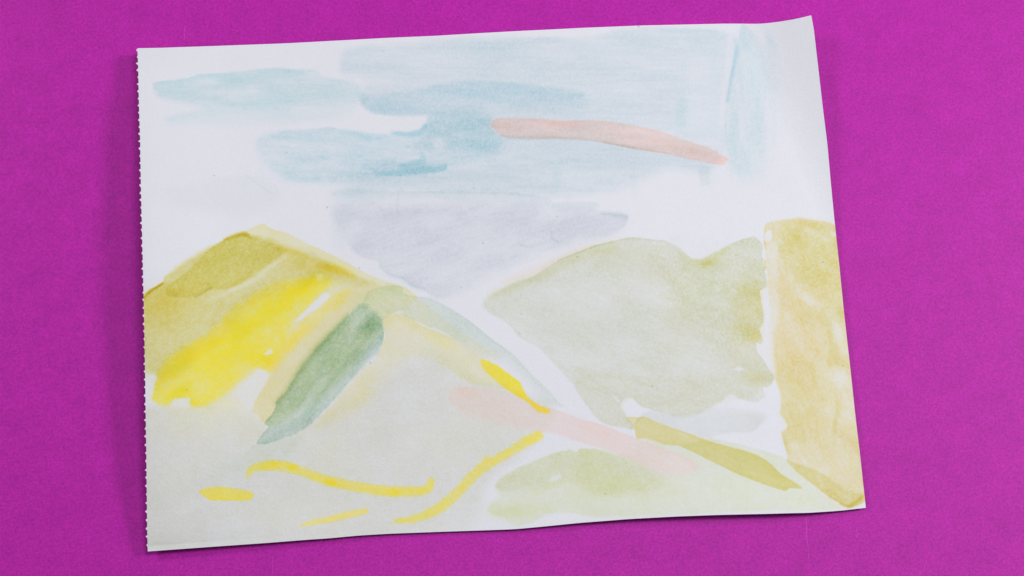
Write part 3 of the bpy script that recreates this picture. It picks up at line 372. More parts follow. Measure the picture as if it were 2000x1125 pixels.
    ('lift', [(-103.1, -4.5, 1.24), (-98.7, -2.6, 1.24), (-97.8, -5.4, 1.24), (-101.5, -7.6, 1.24)], (1, 1, 1), 0.55, 0.0, 1.24, 0, 0.1, -0.0, 1, 0.37, 12.4, 1, 0, None, None, 0.4),
    ('lift', [(-107.8, 6.1, 1.24), (-100.4, 4.7, 0.93), (-103.2, 1.6, 1.24), (-107.6, 1.5, 1.24)], (1, 1, 1), 0.25, 0.0, 1.24, 0, 0.1, -0.0, 1, 0.37, 12.4, 1, 0, None, None, 0.4),
    ('poly', [(-62.5, -27.5, 0.93), (-55.8, -25.3, 0.62), (-48.5, -28.5, 0.62), (-36.7, -34.0, 0.62), (-24.9, -38.9, 0.93), (-17.6, -45.4, 3.71), (-5.8, -52.1, 4.33), (5.9, -62.4, 4.33), (11.1, -68.3, 1.85), (-1.4, -67.9, 1.85), (-14.5, -65.4, 0.93), (-17.4, -63.9, 0.93), (-24.8, -58.1, 2.47), (-36.5, -50.2, 4.64), (-51.0, -51.9, 6.18), (-62.5, -61.0, 6.18), (-76.5, -78.9, 6.18), (-90.6, -87.9, 4.64), (-102.5, -94.5, 2.47), (-93.7, -82.1, 1.54), (-79.7, -64.2, 1.54), (-68.4, -53.7, 1.54), (-63.4, -43.1, 0.77), (-63.0, -34.1, 0.62)], (0.98, 0.949, 0.67), 0.8, 0.12, 1.24, 0.4, 0.2, -0.524, 2, 0.37, 8.7, 1, 0, 'hill_wash', 'cream yellow wash of the inner hill', 0.4),
    ('blob', [(-33.7, -39.7, 0), (13.9, 3.71, -0.436)], (1.074, 0.954, 0.397), 0.375, 0.0, 1.24, 0.5, 0.1, -0.0, 1, 0.37, 12.4, 1, 0, None, None, 0.4),
    ('blob', [(-52.8, -32.5, 0), (7.42, 5.56, -0.0)], (1.055, 0.946, 0.458), 0.30000000000000004, 0.0, 1.24, 0.5, 0.1, -0.0, 1, 0.37, 12.4, 1, 0, None, None, 0.4),
    ('blob', [(-76.6, -76.0, 0), (18.54, 6.18, 0.698)], (1.097, 0.994, 0.58), 0.26249999999999996, 0.0, 1.24, 0.5, 0.1, -0.0, 1, 0.37, 12.4, 1, 0, None, None, 0.4),
    ('poly', [(-45.1, -15.4, 0.93), (-36.2, -21.6, 0.37), (-28.0, -28.7, 0.43), (-17.6, -36.4, 0.62), (-7.3, -42.9, 1.54), (4.4, -51.1, 3.71), (-10.2, -49.8, 4.33), (-22.0, -43.1, 2.47), (-36.6, -36.7, 2.47), (-48.4, -31.5, 2.47), (-58.4, -27.4, 3.09), (-52.6, -22.5, 3.09)], (0.969, 0.949, 0.703), 0.65, 0.0, 1.24, 0.25, 0.2, -0.0, 1, 0.19, 12.4, 1, 0, None, None, 0.4),
    ('poly', [(-74.9, -19.2, 0.93), (-73.3, -13.4, 0.46), (-67.8, -10.9, 0.37), (-62.8, -9.3, 0.31), (-58.1, -8.6, 0.25), (-53.7, -9.1, 0.25), (-52.2, -11.2, 0.25), (-52.8, -13.1, 0.25), (-48.7, -14.8, 0.37), (-44.2, -15.4, 0.28), (-37.5, -15.8, 0.25), (-30.4, -19.1, 0.25), (-22.1, -23.8, 0.25), (-13.3, -29.7, 0.25), (-8.6, -33.5, 0.25), (-3.0, -38.0, 0.25), (0.9, -41.5, 0.25), (2.0, -41.8, 0.25), (5.8, -44.5, 0.31), (11.1, -48.6, 0.31), (16.1, -53.9, 0.31), (20.5, -59.2, 0.37), (26.3, -64.2, 0.46), (32.1, -70.1, 0.49), (37.1, -75.9, 0.62), (40.0, -78.9, 1.24), (27.7, -76.1, 3.71), (19.0, -62.8, 4.64), (7.3, -51.0, 5.56), (-7.3, -48.3, 5.56), (-20.5, -41.0, 2.47), (-27.3, -37.5, 0.77), (-36.1, -33.7, 0.46), (-42.6, -30.2, 0.46), (-48.5, -28.5, 0.46), (-55.8, -24.7, 0.62), (-60.2, -25.9, 0.93), (-63.6, -30.2, 1.24), (-63.8, -35.6, 1.54), (-77.4, -37.4, 3.09), (-83.3, -34.5, 3.09), (-80.6, -25.4, 1.54)], (0.852, 0.919, 0.848), 0.85, 0.6, 0.77, 0.4, 0.3, -0.611, 2, 0.25, 8.0, 1, 0, 'ridge_wash', 'grey green wash along the ridge of the inner hill', 0.4),
    ('blob', [(-72.0, -17.7, 0), (9.27, 4.94, 0.349)], (0.746, 0.843, 0.526), 0.30000000000000004, 0.0, 1.24, 0.5, 0.1, -0.0, 1, 0.37, 12.4, 1, 0, None, None, 0.4),
    ('blob', [(-59.0, -11.7, 0), (6.18, 2.47, -0.0)], (0.79, 0.87, 0.576), 0.375, 0.0, 1.24, 0.5, 0.1, -0.0, 1, 0.37, 12.4, 1, 0, None, None, 0.4),
    ('poly', [(-43.4, -15.6, 0.31), (-37.5, -15.8, 0.25), (-30.4, -19.1, 0.25), (-22.1, -23.8, 0.25), (-13.3, -29.7, 0.25), (-8.6, -33.5, 0.25), (-3.0, -38.0, 0.25), (5.8, -44.5, 0.31), (11.1, -48.6, 0.31), (4.4, -48.1, 2.47), (-7.3, -41.7, 1.85), (-17.6, -36.4, 1.24), (-28.0, -29.0, 0.93), (-35.4, -22.2, 0.62)], (0.89, 0.949, 0.909), 0.35, 0.2, 1.24, 0.25, 0.1, -0.0, 1, 0.19, 12.4, 1, 0, None, None, 0.4),
    ('lift', [(-57.9, -25.0, 0.46), (-52.9, -23.7, 0.46), (-51.4, -25.5, 0.46), (-54.9, -25.9, 0.46)], (1, 1, 1), 0.7, 0.0, 1.24, 0, 0.1, -0.0, 1, 0.37, 12.4, 1, 0, None, None, 0.4),
    ('lift', [(-46.1, -29.6, 0.31), (-38.2, -33.1, 0.37), (-33.8, -33.7, 0.37), (-26.1, -37.1, 0.37), (-24.9, -38.3, 0.37), (-35.2, -34.9, 0.37), (-41.1, -32.9, 0.37)], (1, 1, 1), 0.75, 0.0, 1.24, 0, 0.1, -0.0, 1, 0.37, 12.4, 1, 0, None, None, 0.4),
    ('poly', [(-76.1, -19.9, 1.85), (-71.3, -22.8, 2.78), (-64.8, -28.7, 1.85), (-63.5, -34.1, 0.46), (-62.9, -37.1, 0.31), (-63.4, -42.2, 0.46), (-67.0, -49.2, 2.16), (-72.4, -54.0, 2.16), (-79.2, -62.8, 1.24), (-84.8, -69.0, 0.93), (-91.8, -78.0, 0.93), (-97.9, -84.5, 0.93), (-104.3, -92.2, 0.77), (-112.7, -96.9, 0.93), (-121.7, -100.5, 0.77), (-127.3, -102.3, 0.46), (-132.9, -102.7, 0.31), (-130.3, -97.7, 0.46), (-125.4, -92.2, 0.31), (-129.1, -91.0, 0.31), (-125.0, -86.0, 0.46), (-122.1, -80.4, 0.46), (-123.0, -78.4, 0.46), (-116.9, -72.1, 0.93), (-108.8, -56.4, 0.93), (-99.0, -44.0, 1.24), (-90.6, -34.9, 1.24), (-83.5, -26.6, 1.54)], (0.596, 0.761, 0.693), 0.88, 0.22, 1.85, 0.45, 0.26, 0.838, 3, 0.43, 6.2, 1, 0, 'green_stroke', 'dark grey green brush stroke slanting down the hill', 0.45),
    ('stroke', [(-122.1, -79.0, 0.62), (-116.9, -72.7, 1.24), (-108.7, -57.6, 1.54), (-99.8, -46.1, 1.54), (-90.6, -35.8, 1.54), (-84.1, -27.9, 0.93)], (0.616, 0.744, 0.481), 0.6, 0.0, 1.24, 0.25, 0.1, -0.0, 1, 0.37, 12.4, 2, 2.16, None, None, 0.4),
    ('blob', [(-71.1, -34.3, 0), (6.8, 7.42, 0.524)], (0.514, 0.707, 0.544), 0.44999999999999996, 0.0, 1.24, 0.5, 0.1, -0.0, 1, 0.37, 12.4, 1, 0, None, None, 0.4),
    ('blob', [(-80.1, -49.4, 0), (9.27, 5.56, 0.785)], (0.558, 0.716, 0.523), 0.3375, 0.0, 1.24, 0.5, 0.1, -0.0, 1, 0.37, 12.4, 1, 0, None, None, 0.4),
    ('blob', [(-102.5, -73.4, 0), (8.03, 15.45, -0.698)], (0.65, 0.842, 0.593), 0.26249999999999996, 0.0, 1.24, 0.5, 0.1, -0.0, 1, 0.37, 12.4, 1, 0, None, None, 0.4),
    ('blob', [(-94.5, -52.6, 0), (9.27, 9.27, 0.785)], (0.616, 0.802, 0.555), 0.22499999999999998, 0.0, 1.24, 0.5, 0.1, -0.0, 1, 0.37, 12.4, 1, 0, None, None, 0.4),
    ('lift', [(-83.5, -29.0, 3.09), (-77.8, -22.3, 3.09), (-71.3, -25.8, 3.09), (-74.1, -31.9, 3.09), (-80.4, -36.8, 3.09)], (1, 1, 1), 0.4, 0.0, 1.24, 0, 0.1, -0.0, 1, 0.37, 12.4, 1, 0, None, None, 0.4),
    ('lift', [(-79.7, -63.4, 1.24), (-84.8, -69.3, 0.93), (-93.7, -79.2, 0.93), (-99.3, -85.7, 1.24), (-105.0, -86.6, 2.47), (-107.9, -85.2, 3.09), (-98.2, -74.8, 3.09), (-86.9, -64.3, 2.47)], (1, 1, 1), 0.2, 0.0, 1.24, 0, 0.1, -0.0, 1, 0.37, 12.4, 1, 0, None, None, 0.4),
    ('stroke', [(-84.0, -66.7, 0.62), (-93.8, -78.0, 0.93), (-100.7, -85.7, 1.24), (-109.1, -92.5, 0.93)], (0.925, 0.982, 0.834), 0.15, 0.0, 1.24, 0.25, 0.1, -0.0, 1, 0.37, 12.4, 2, 1.85, None, None, 0.4),
    ('lift', [(-91.9, -60.0, 2.47), (-94.1, -65.9, 2.47), (-101.8, -77.8, 2.16), (-107.9, -85.8, 2.16), (-112.1, -86.7, 2.16), (-108.1, -77.9, 2.47), (-99.9, -66.0, 2.47)], (1, 1, 1), 0.35, 0.0, 1.24, 0, 0.1, -0.0, 1, 0.37, 12.4, 1, 0, None, None, 0.4),
    ('stroke', [(-77.2, -49.3, 1.85), (-88.5, -59.9, 2.16), (-96.8, -71.9, 2.47), (-103.6, -83.7, 2.16), (-111.9, -93.4, 1.54)], (0.714, 0.843, 0.731), 0.25, 0.0, 1.24, 0.25, 0.1, -0.0, 1, 0.37, 12.4, 2, 2.47, None, None, 0.4),
    ('lift', [(-132.9, -102.7, 0.93), (-124.8, -91.3, 1.24), (-115.1, -82.4, 3.09), (-108.0, -82.3, 3.71), (-104.9, -91.0, 2.47), (-116.0, -99.3, 1.85)], (1, 1, 1), 0.22, 0.0, 1.24, 0, 0.1, -0.0, 1, 0.37, 12.4, 1, 0, None, None, 0.4),
    ('lift', [(-62.6, -35.6, 0.31), (-61.7, -37.7, 0.31), (-62.2, -40.7, 0.31), (-63.1, -42.5, 0.31)], (1, 1, 1), 0.8, 0.0, 1.24, 0, 0.1, -0.0, 1, 0.37, 12.4, 1, 0, None, None, 0.4),
    ('poly', [(-132.9, -102.4, 1.85), (-116.0, -99.3, 2.47), (-104.7, -96.8, 3.71), (-115.7, -108.6, 4.94), (-132.4, -117.4, 5.56), (-151.8, -124.7, 5.56), (-160.3, -123.4, 4.94), (-149.4, -114.7, 4.94)], (0.897, 0.948, 0.879), 0.7, 0.0, 1.24, 0.4, 0.2, -0.0, 1, 0.37, 12.4, 1, 0, None, None, 0.4),
    ('poly', [(75.7, -92.3, 0.93), (86.2, -79.7, 1.24), (106.7, -83.0, 1.85), (121.5, -78.7, 2.47), (139.2, -79.0, 3.09), (156.8, -82.4, 3.09), (153.7, -87.2, 1.54), (147.6, -92.3, 0.77), (132.9, -92.8, 1.24), (125.5, -94.0, 0.93), (123.9, -97.0, 0.62), (109.3, -93.0, 0.77), (94.8, -87.9, 0.77), (85.5, -83.6, 0.93)], (0.884, 0.913, 0.854), 0.8, 0.0, 1.24, 0.4, 0.1, -0.0, 1, 0.37, 12.4, 1, 0, 'pale_wash', 'thin blue grey wash below the right hill', 0.4),
    ('poly', [(-6.0, -16.2, 1.24), (5.8, -9.0, 0.77), (11.7, -5.8, 0.77), (22.7, -2.2, 0.46), (28.7, 2.5, 0.46), (37.0, 7.9, 0.46), (49.0, 13.1, 0.46), (59.6, 17.6, 0.37), (68.6, 19.7, 0.31), (74.6, 22.0, 0.25), (82.2, 22.8, 0.25), (89.7, 21.7, 0.25), (100.2, 20.9, 0.25), (107.7, 17.7, 0.46), (113.6, 11.8, 0.77), (115.6, 9.7, 0.62), (121.0, 10.1, 0.37), (130.2, 15.3, 0.25), (138.0, 19.8, 0.25), (145.6, 22.8, 0.25), (152.4, 24.8, 0.25), (154.2, 23.6, 0.25), (157.7, 19.9, 0.25), (157.2, 15.2, 0.25), (157.8, 6.5, 0.25), (159.0, -1.3, 0.37), (159.7, -5.3, 0.49), (154.5, -8.2, 0.31), (155.5, -12.8, 0.25), (155.7, -17.4, 0.25), (157.0, -22.0, 0.25), (156.2, -28.1, 0.25), (153.1, -30.9, 0.25), (155.0, -35.5, 0.25), (155.5, -39.1, 0.25), (153.9, -40.3, 0.25), (151.3, -39.2, 0.25), (151.4, -44.3, 0.25), (155.6, -50.3, 0.25), (158.7, -56.3, 0.25), (161.5, -60.5, 0.25), (158.4, -65.3, 0.25), (153.9, -66.0, 0.37), (156.3, -71.4, 1.24), (149.7, -75.0, 0.93), (140.9, -73.1, 0.93), (136.5, -70.1, 0.46), (133.6, -70.8, 0.46), (131.1, -73.8, 0.77), (123.0, -78.4, 0.93), (115.5, -82.9, 1.85), (103.7, -84.0, 1.54), (95.0, -81.4, 0.93), (87.7, -79.1, 0.62), (83.3, -77.7, 0.46), (79.0, -72.7, 0.46), (74.6, -72.8, 0.46), (71.8, -77.6, 0.46), (75.0, -83.4, 0.46), (80.1, -91.1, 0.93), (75.7, -91.1, 0.93), (62.6, -88.3, 0.62), (57.7, -84.5, 0.46), (54.0, -78.7, 0.46), (48.2, -71.3, 0.46), (44.8, -64.8, 0.62), (35.2, -54.2, 0.77), (24.9, -43.3, 0.62), (19.9, -41.5, 0.46), (14.9, -38.9, 0.46), (10.2, -32.9, 0.46), (6.7, -29.4, 0.46), (-1.5, -24.6, 1.24), (-6.6, -21.1, 1.54)], (0.892, 0.902, 0.781), 0.9, 0.3, 1.24, 0.5, 0.3, -0.349, 2, 0.28, 10.5, 1, 0, 'hill_wash', 'pale olive grey wash of the right hill', 0.4),
    ('stroke', [(-1.6, -14.3, 1.24), (11.7, -8.0, 1.85), (25.1, -2.2, 1.85), (38.5, 5.5, 2.16), (55.0, 13.2, 2.16), (68.6, 16.9, 2.16)], (0.887, 0.883, 0.58), 0.5, 0.0, 1.24, 0.25, 0.1, -0.0, 1, 0.37, 12.4, 2, 3.09, None, None, 0.4),
    ('stroke', [(37.0, 7.9, 0.19), (49.0, 12.8, 0.25), (59.6, 17.3, 0.31), (68.6, 19.4, 0.19)], (0.755, 0.813, 0.644), 0.6, 0.0, 1.24, 0.25, 0.1, -0.0, 1, 0.37, 12.4, 2, 0.62, None, None, 0.4),
    ('stroke', [(68.6, 19.7, 0.15), (82.2, 22.3, 0.25), (100.2, 20.6, 0.15)], (0.812, 0.863, 0.666), 0.5, 0.0, 1.24, 0.25, 0.1, -0.0, 1, 0.37, 12.4, 2, 0.62, None, None, 0.4),
    ('poly', [(100.2, 19.4, 1.85), (113.5, 11.2, 0.93), (121.0, 10.1, 0.46), (130.2, 15.3, 0.31), (145.6, 22.8, 0.31), (153.9, 23.9, 0.31), (157.6, 18.9, 0.31), (157.8, 6.5, 0.31), (159.7, -5.3, 0.62), (155.1, -9.1, 0.93), (155.6, -18.3, 0.62), (156.6, -26.0, 0.62), (152.6, -36.7, 1.24), (134.3, -46.1, 7.72), (113.9, -31.2, 7.72), (96.6, -7.0, 7.72), (88.0, 11.4, 6.18)], (0.911, 0.921, 0.709), 0.45, 0.0, 1.24, 0.7, 0.55, -0.0, 1, 0.37, 7.4, 1, 0, None, None, 0.4),
    ('blob', [(73.0, 11.1, 0), (21.63, 8.65, -0.0)], (0.892, 0.888, 0.632), 0.375, 0.0, 1.24, 0.5, 0.1, -0.0, 1, 0.37, 12.4, 1, 0, None, None, 0.4),
    ('blob', [(124.0, 7.4, 0), (8.03, 2.78, -0.0)], (0.809, 0.779, 0.268), 0.5249999999999999, 0.0, 1.24, 0.5, 0.1, -0.0, 1, 0.37, 12.4, 1, 0, None, None, 0.4),
    ('blob', [(130.2, 12.2, 0), (9.27, 2.16, 0.489)], (0.928, 0.896, 0.422), 0.375, 0.0, 1.24, 0.5, 0.1, -0.0, 1, 0.37, 12.4, 1, 0, None, None, 0.4),
    ('blob', [(123.6, -6.6, 0), (15.45, 18.54, -0.0)], (0.828, 0.852, 0.555), 0.26249999999999996, 0.0, 1.24, 0.5, 0.1, -0.0, 1, 0.37, 12.4, 1, 0, None, None, 0.4),
    ('blob', [(147.2, -18.5, 0), (9.27, 18.54, -0.105)], (0.953, 0.863, 0.404), 0.375, 0.0, 1.24, 0.5, 0.1, -0.0, 1, 0.37, 12.4, 1, 0, None, None, 0.4),
    ('blob', [(151.1, -35.2, 0), (4.94, 4.94, -0.349)], (0.968, 0.849, 0.297), 0.44999999999999996, 0.0, 1.24, 0.5, 0.1, -0.0, 1, 0.37, 12.4, 1, 0, None, None, 0.4),
    ('blob', [(153.9, -15.3, 0), (2.47, 12.36, -0.0)], (0.996, 0.847, 0.324), 0.375, 0.0, 1.24, 0.5, 0.1, -0.0, 1, 0.37, 12.4, 1, 0, None, None, 0.4),
    ('blob', [(143.8, -30.8, 0), (7.42, 7.42, -0.0)], (0.912, 0.825, 0.348), 0.30000000000000004, 0.0, 1.24, 0.5, 0.1, -0.0, 1, 0.37, 12.4, 1, 0, None, None, 0.4),
    ('blob', [(150.6, -9.2, 0), (7.42, 5.56, -0.0)], (0.877, 0.828, 0.376), 0.375, 0.0, 1.24, 0.5, 0.1, -0.0, 1, 0.37, 12.4, 1, 0, None, None, 0.4),
    ('blob', [(108.0, -28.3, 0), (9.27, 18.54, -0.0)], (0.918, 0.904, 0.675), 0.30000000000000004, 0.0, 1.24, 0.5, 0.1, -0.0, 1, 0.37, 12.4, 1, 0, None, None, 0.4),
    ('blob', [(93.7, -0.9, 0), (18.54, 6.18, -0.0)], (0.864, 0.87, 0.626), 0.22499999999999998, 0.0, 1.24, 0.5, 0.1, -0.0, 1, 0.37, 12.4, 1, 0, None, None, 0.4),
    ('blob', [(63.3, -35.1, 0), (24.72, 12.36, -0.0)], (0.887, 0.951, 0.864), 0.26249999999999996, 0.0, 1.24, 0.5, 0.1, -0.0, 1, 0.37, 12.4, 1, 0, None, None, 0.4),
    ('blob', [(106.2, 21.1, 0), (4.94, 4.33, -0.0)], (0.936, 0.961, 0.921), 0.30000000000000004, 0.0, 1.24, 0.5, 0.1, -0.0, 1, 0.37, 12.4, 1, 0, None, None, 0.4),
    ('poly', [(44.5, -55.3, 0.37), (58.6, -56.9, 0.37), (73.3, -58.8, 0.37), (86.6, -60.7, 0.62), (98.3, -62.0, 1.85), (128.0, -59.8, 6.18), (153.6, -48.8, 3.71), (161.5, -60.5, 0.46), (158.0, -65.6, 0.62), (148.3, -71.5, 1.85), (139.4, -72.5, 1.85), (127.5, -76.2, 2.47), (115.5, -81.7, 2.47), (97.9, -81.4, 1.85), (83.3, -77.7, 0.62), (79.0, -72.7, 0.62), (72.4, -77.0, 0.62), (80.1, -90.5, 1.24), (62.6, -88.3, 0.62), (54.0, -78.7, 0.62), (46.8, -68.4, 0.62)], (0.949, 0.94, 0.815), 0.55, 0.3, 1.24, 0.5, 0.25, -0.175, 2, 0.37, 8.0, 1, 0, 'hill_wash', 'olive wash with a crisp top edge on the right hill', 0.4),
    ('blob', [(151.7, -60.9, 0), (9.27, 4.33, -0.0)], (0.896, 0.837, 0.455), 0.375, 0.0, 1.24, 0.5, 0.1, -0.0, 1, 0.37, 12.4, 1, 0, None, None, 0.4),
    ('blob', [(146.2, -48.9, 0), (12.36, 6.18, -0.0)], (0.923, 0.872, 0.556), 0.30000000000000004, 0.0, 1.24, 0.5, 0.1, -0.0, 1, 0.37, 12.4, 1, 0, None, None, 0.4),
    ('lift', [(138.2, -55.4, 0.62), (140.6, -54.2, 0.46), (143.0, -54.7, 0.46), (143.8, -55.9, 0.62), (140.8, -56.6, 0.62)], (1, 1, 1), 0.8, 0.0, 1.24, 0, 0.1, -0.0, 1, 0.37, 12.4, 1, 0, None, None, 0.4),
    ('lift', [(66.7, -70.2, 0.46), (68.7, -71.1, 0.62), (72.2, -74.6, 0.62), (72.4, -77.0, 0.62), (69.5, -74.9, 0.62)], (1, 1, 1), 0.55, 0.0, 1.24, 0, 0.1, -0.0, 1, 0.37, 12.4, 1, 0, None, None, 0.4),
    ('lift', [(67.9, -89.4, 0.62), (72.8, -90.3, 0.62), (78.9, -94.0, 0.62), (80.6, -96.9, 0.62), (75.6, -95.5, 0.62)], (1, 1, 1), 0.8, 0.0, 1.24, 0, 0.1, -0.0, 1, 0.37, 12.4, 1, 0, None, None, 0.4),
    ('poly', [(1.4, -6.3, 1.85), (11.7, -0.9, 1.54), (28.1, 7.1, 1.54), (41.6, 12.9, 1.24), (52.1, 16.3, 1.24), (59.6, 17.6, 0.93), (49.0, 13.1, 0.93), (28.1, 2.5, 1.24), (13.2, -4.9, 1.54)], (1.02, 0.951, 0.888), 0.9, 0.0, 1.24, 0.25, 0.1, -0.0, 1, 0.37, 12.4, 1, 0, None, None, 0.4),
    ('poly', [(159.0, 30.0, 0.93), (161.2, 33.5, 0.93), (170.4, 34.9, 0.77), (178.4, 36.3, 0.93), (185.7, 35.2, 1.24), (194.8, 34.2, 1.24), (200.3, 32.4, 0.62), (206.9, 30.9, 0.62), (218.0, -47.9, 0.62), (225.0, -136.9, 0.62), (213.7, -129.7, 1.24), (210.0, -131.5, 0.62), (205.2, -134.1, 0.46), (200.2, -134.8, 0.46), (191.6, -130.2, 0.62), (184.5, -124.7, 0.62), (176.0, -117.5, 0.62), (168.9, -111.2, 0.93), (166.4, -107.7, 0.93), (166.4, -102.4, 0.62), (164.3, -95.9, 0.62), (163.8, -92.1, 0.62), (166.9, -90.0, 0.46), (168.4, -88.2, 0.37), (165.6, -84.0, 0.46), (163.4, -81.1, 0.46), (164.5, -75.7, 0.62), (163.9, -68.3, 0.93), (162.1, -61.4, 1.54), (160.2, -54.8, 2.78), (159.7, -45.7, 3.4), (160.3, -30.5, 3.4), (160.3, -15.2, 1.24), (159.9, -1.3, 0.49), (159.2, 12.7, 0.46), (158.4, 22.1, 0.46)], (0.97, 0.874, 0.535), 0.95, 0.2, 1.24, 0.55, 0.3, -1.222, 2, 0.62, 8.0, 1, 0, 'ochre_wash', 'ochre wash column down the right edge of the sheet', 0.4),
    ('poly', [(167.2, 31.7, 2.47), (178.0, 34.4, 1.54), (191.7, 32.2, 2.47), (202.2, 29.3, 2.47), (203.6, -5.1, 3.09), (201.5, -17.5, 5.56), (189.5, -14.7, 6.18), (177.9, -5.6, 3.71), (170.7, 3.6, 3.09), (166.6, 16.0, 1.85)], (0.94, 0.928, 0.636), 0.65, 0.0, 1.24, 0.7, 0.4, -0.436, 2, 0.37, 6.8, 1, 0, None, None, 0.4),
    ('blob', [(177.6, 24.0, 0), (4.33, 4.33, -0.0)], (0.873, 0.83, 0.286), 0.375, 0.0, 1.24, 0.5, 0.1, -0.0, 1, 0.37, 12.4, 1, 0, None, None, 0.4),
    ('blob', [(174.3, 17.7, 0), (3.09, 2.47, -0.0)], (0.892, 0.83, 0.286), 0.375, 0.0, 1.24, 0.5, 0.1, -0.0, 1, 0.37, 12.4, 1, 0, None, None, 0.4),
    ('blob', [(187.8, 13.3, 0), (12.36, 9.27, -0.524)], (0.892, 0.868, 0.422), 0.30000000000000004, 0.0, 1.24, 0.5, 0.1, -0.0, 1, 0.37, 12.4, 1, 0, None, None, 0.4),
    ('blob', [(190.2, -0.7, 0), (12.36, 5.56, -0.175)], (0.911, 0.888, 0.461), 0.3375, 0.0, 1.24, 0.5, 0.1, -0.0, 1, 0.37, 12.4, 1, 0, None, None, 0.4),
    ('blob', [(191.7, 32.2, 0), (7.42, 2.47, -0.175)], (0.911, 0.907, 0.501), 0.375, 0.0, 1.24, 0.5, 0.1, -0.0, 1, 0.37, 12.4, 1, 0, None, None, 0.4),
    ('blob', [(201.3, -22.1, 0), (4.33, 6.8, -0.262)], (0.827, 0.774, 0.286), 0.44999999999999996, 0.0, 1.24, 0.5, 0.1, -0.0, 1, 0.37, 12.4, 1, 0, None, None, 0.4),
    ('blob', [(195.2, -36.0, 0), (3.09, 13.9, 0.175)], (0.911, 0.849, 0.501), 0.44999999999999996, 0.0, 1.24, 0.5, 0.1, -0.0, 1, 0.37, 12.4, 1, 0, None, None, 0.4),
    ('blob', [(198.5, -48.2, 0), (4.94, 7.42, 0.349)], (0.911, 0.868, 0.544), 0.41250000000000003, 0.0, 1.24, 0.5, 0.1, -0.0, 1, 0.37, 12.4, 1, 0, None, None, 0.4),
    ('blob', [(168.8, -78.6, 0), (5.56, 18.54, -0.0)], (0.911, 0.898, 0.544), 0.375, 0.0, 1.24, 0.5, 0.1, -0.0, 1, 0.37, 12.4, 1, 0, None, None, 0.4),
    ('blob', [(180.7, -78.5, 0), (12.36, 18.54, -0.0)], (0.95, 0.928, 0.685), 0.30000000000000004, 0.0, 1.24, 0.5, 0.1, -0.0, 1, 0.37, 12.4, 1, 0, None, None, 0.4),
    ('blob', [(195.9, -84.3, 0), (1.54, 12.36, -0.14)], (0.892, 0.811, 0.422), 0.44999999999999996, 0.0, 1.24, 0.5, 0.1, -0.0, 1, 0.37, 12.4, 1, 0, None, None, 0.4),
    ('blob', [(202.1, -96.1, 0), (8.65, 4.33, -0.436)], (0.931, 0.83, 0.544), 0.375, 0.0, 1.24, 0.5, 0.1, -0.0, 1, 0.37, 12.4, 1, 0, None, None, 0.4),
    ('blob', [(209.1, -104.8, 0), (1.85, 9.27, -0.0)], (0.892, 0.792, 0.422), 0.375, 0.0, 1.24, 0.5, 0.1, -0.0, 1, 0.37, 12.4, 1, 0, None, None, 0.4),
    ('blob', [(174.1, -93.4, 0), (9.27, 6.18, -0.0)], (0.95, 0.928, 0.685), 0.30000000000000004, 0.0, 1.24, 0.5, 0.1, -0.0, 1, 0.37, 12.4, 1, 0, None, None, 0.4),
    ('blob', [(176.5, -36.3, 0), (9.27, 18.54, -0.087)], (1.01, 0.948, 0.845), 0.30000000000000004, 0.0, 1.24, 0.5, 0.1, -0.0, 1, 0.37, 12.4, 1, 0, None, None, 0.4),
    ('blob', [(175.8, -54.5, 0), (12.36, 12.36, -0.0)], (0.97, 0.928, 0.685), 0.26249999999999996, 0.0, 1.24, 0.5, 0.1, -0.0, 1, 0.37, 12.4, 1, 0, None, None, 0.4),
    ('blob', [(169.5, -25.8, 0), (3.09, 18.54, -0.0)], (1.031, 0.928, 0.845), 0.30000000000000004, 0.0, 1.24, 0.5, 0.1, -0.0, 1, 0.37, 12.4, 1, 0, None, None, 0.4),
    ('blob', [(186.1, -23.9, 0), (9.27, 4.94, -0.349)], (0.921, 0.918, 0.685), 0.30000000000000004, 0.0, 1.24, 0.5, 0.1, -0.0, 1, 0.37, 12.4, 1, 0, None, None, 0.4),
    ('blob', [(165.7, -98.0, 0), (1.85, 5.56, 0.262)], (0.827, 0.774, 0.35), 0.375, 0.0, 1.24, 0.5, 0.1, -0.0, 1, 0.37, 12.4, 1, 0, None, None, 0.4),
    ('lift', [(159.8, 21.5, 1.24), (166.3, 22.2, 1.24), (166.1, 3.5, 1.85), (166.9, -15.0, 2.47), (163.3, -30.4, 3.09), (159.9, -24.4, 1.85), (160.0, -5.9, 0.62), (159.4, 9.6, 0.62)], (1, 1, 1), 0.5, 0.0, 1.24, 0, 0.1, -0.0, 1, 0.37, 12.4, 1, 0, None, None, 0.4),
    ('lift', [(158.8, 25.9, 0.62), (160.7, 28.4, 0.62), (162.9, 28.5, 0.62), (163.3, 24.4, 0.62), (162.0, 21.8, 0.62), (159.2, 20.9, 0.62)], (1, 1, 1), 0.95, 0.0, 1.24, 0, 0.1, -0.0, 1, 0.37, 12.4, 1, 0, None, None, 0.4),
    ('lift', [(157.2, 16.4, 0.46), (158.7, 15.8, 0.46), (158.9, 11.8, 0.46), (157.0, 11.4, 0.46)], (1, 1, 1), 0.9, 0.0, 1.24, 0, 0.1, -0.0, 1, 0.37, 12.4, 1, 0, None, None, 0.4),
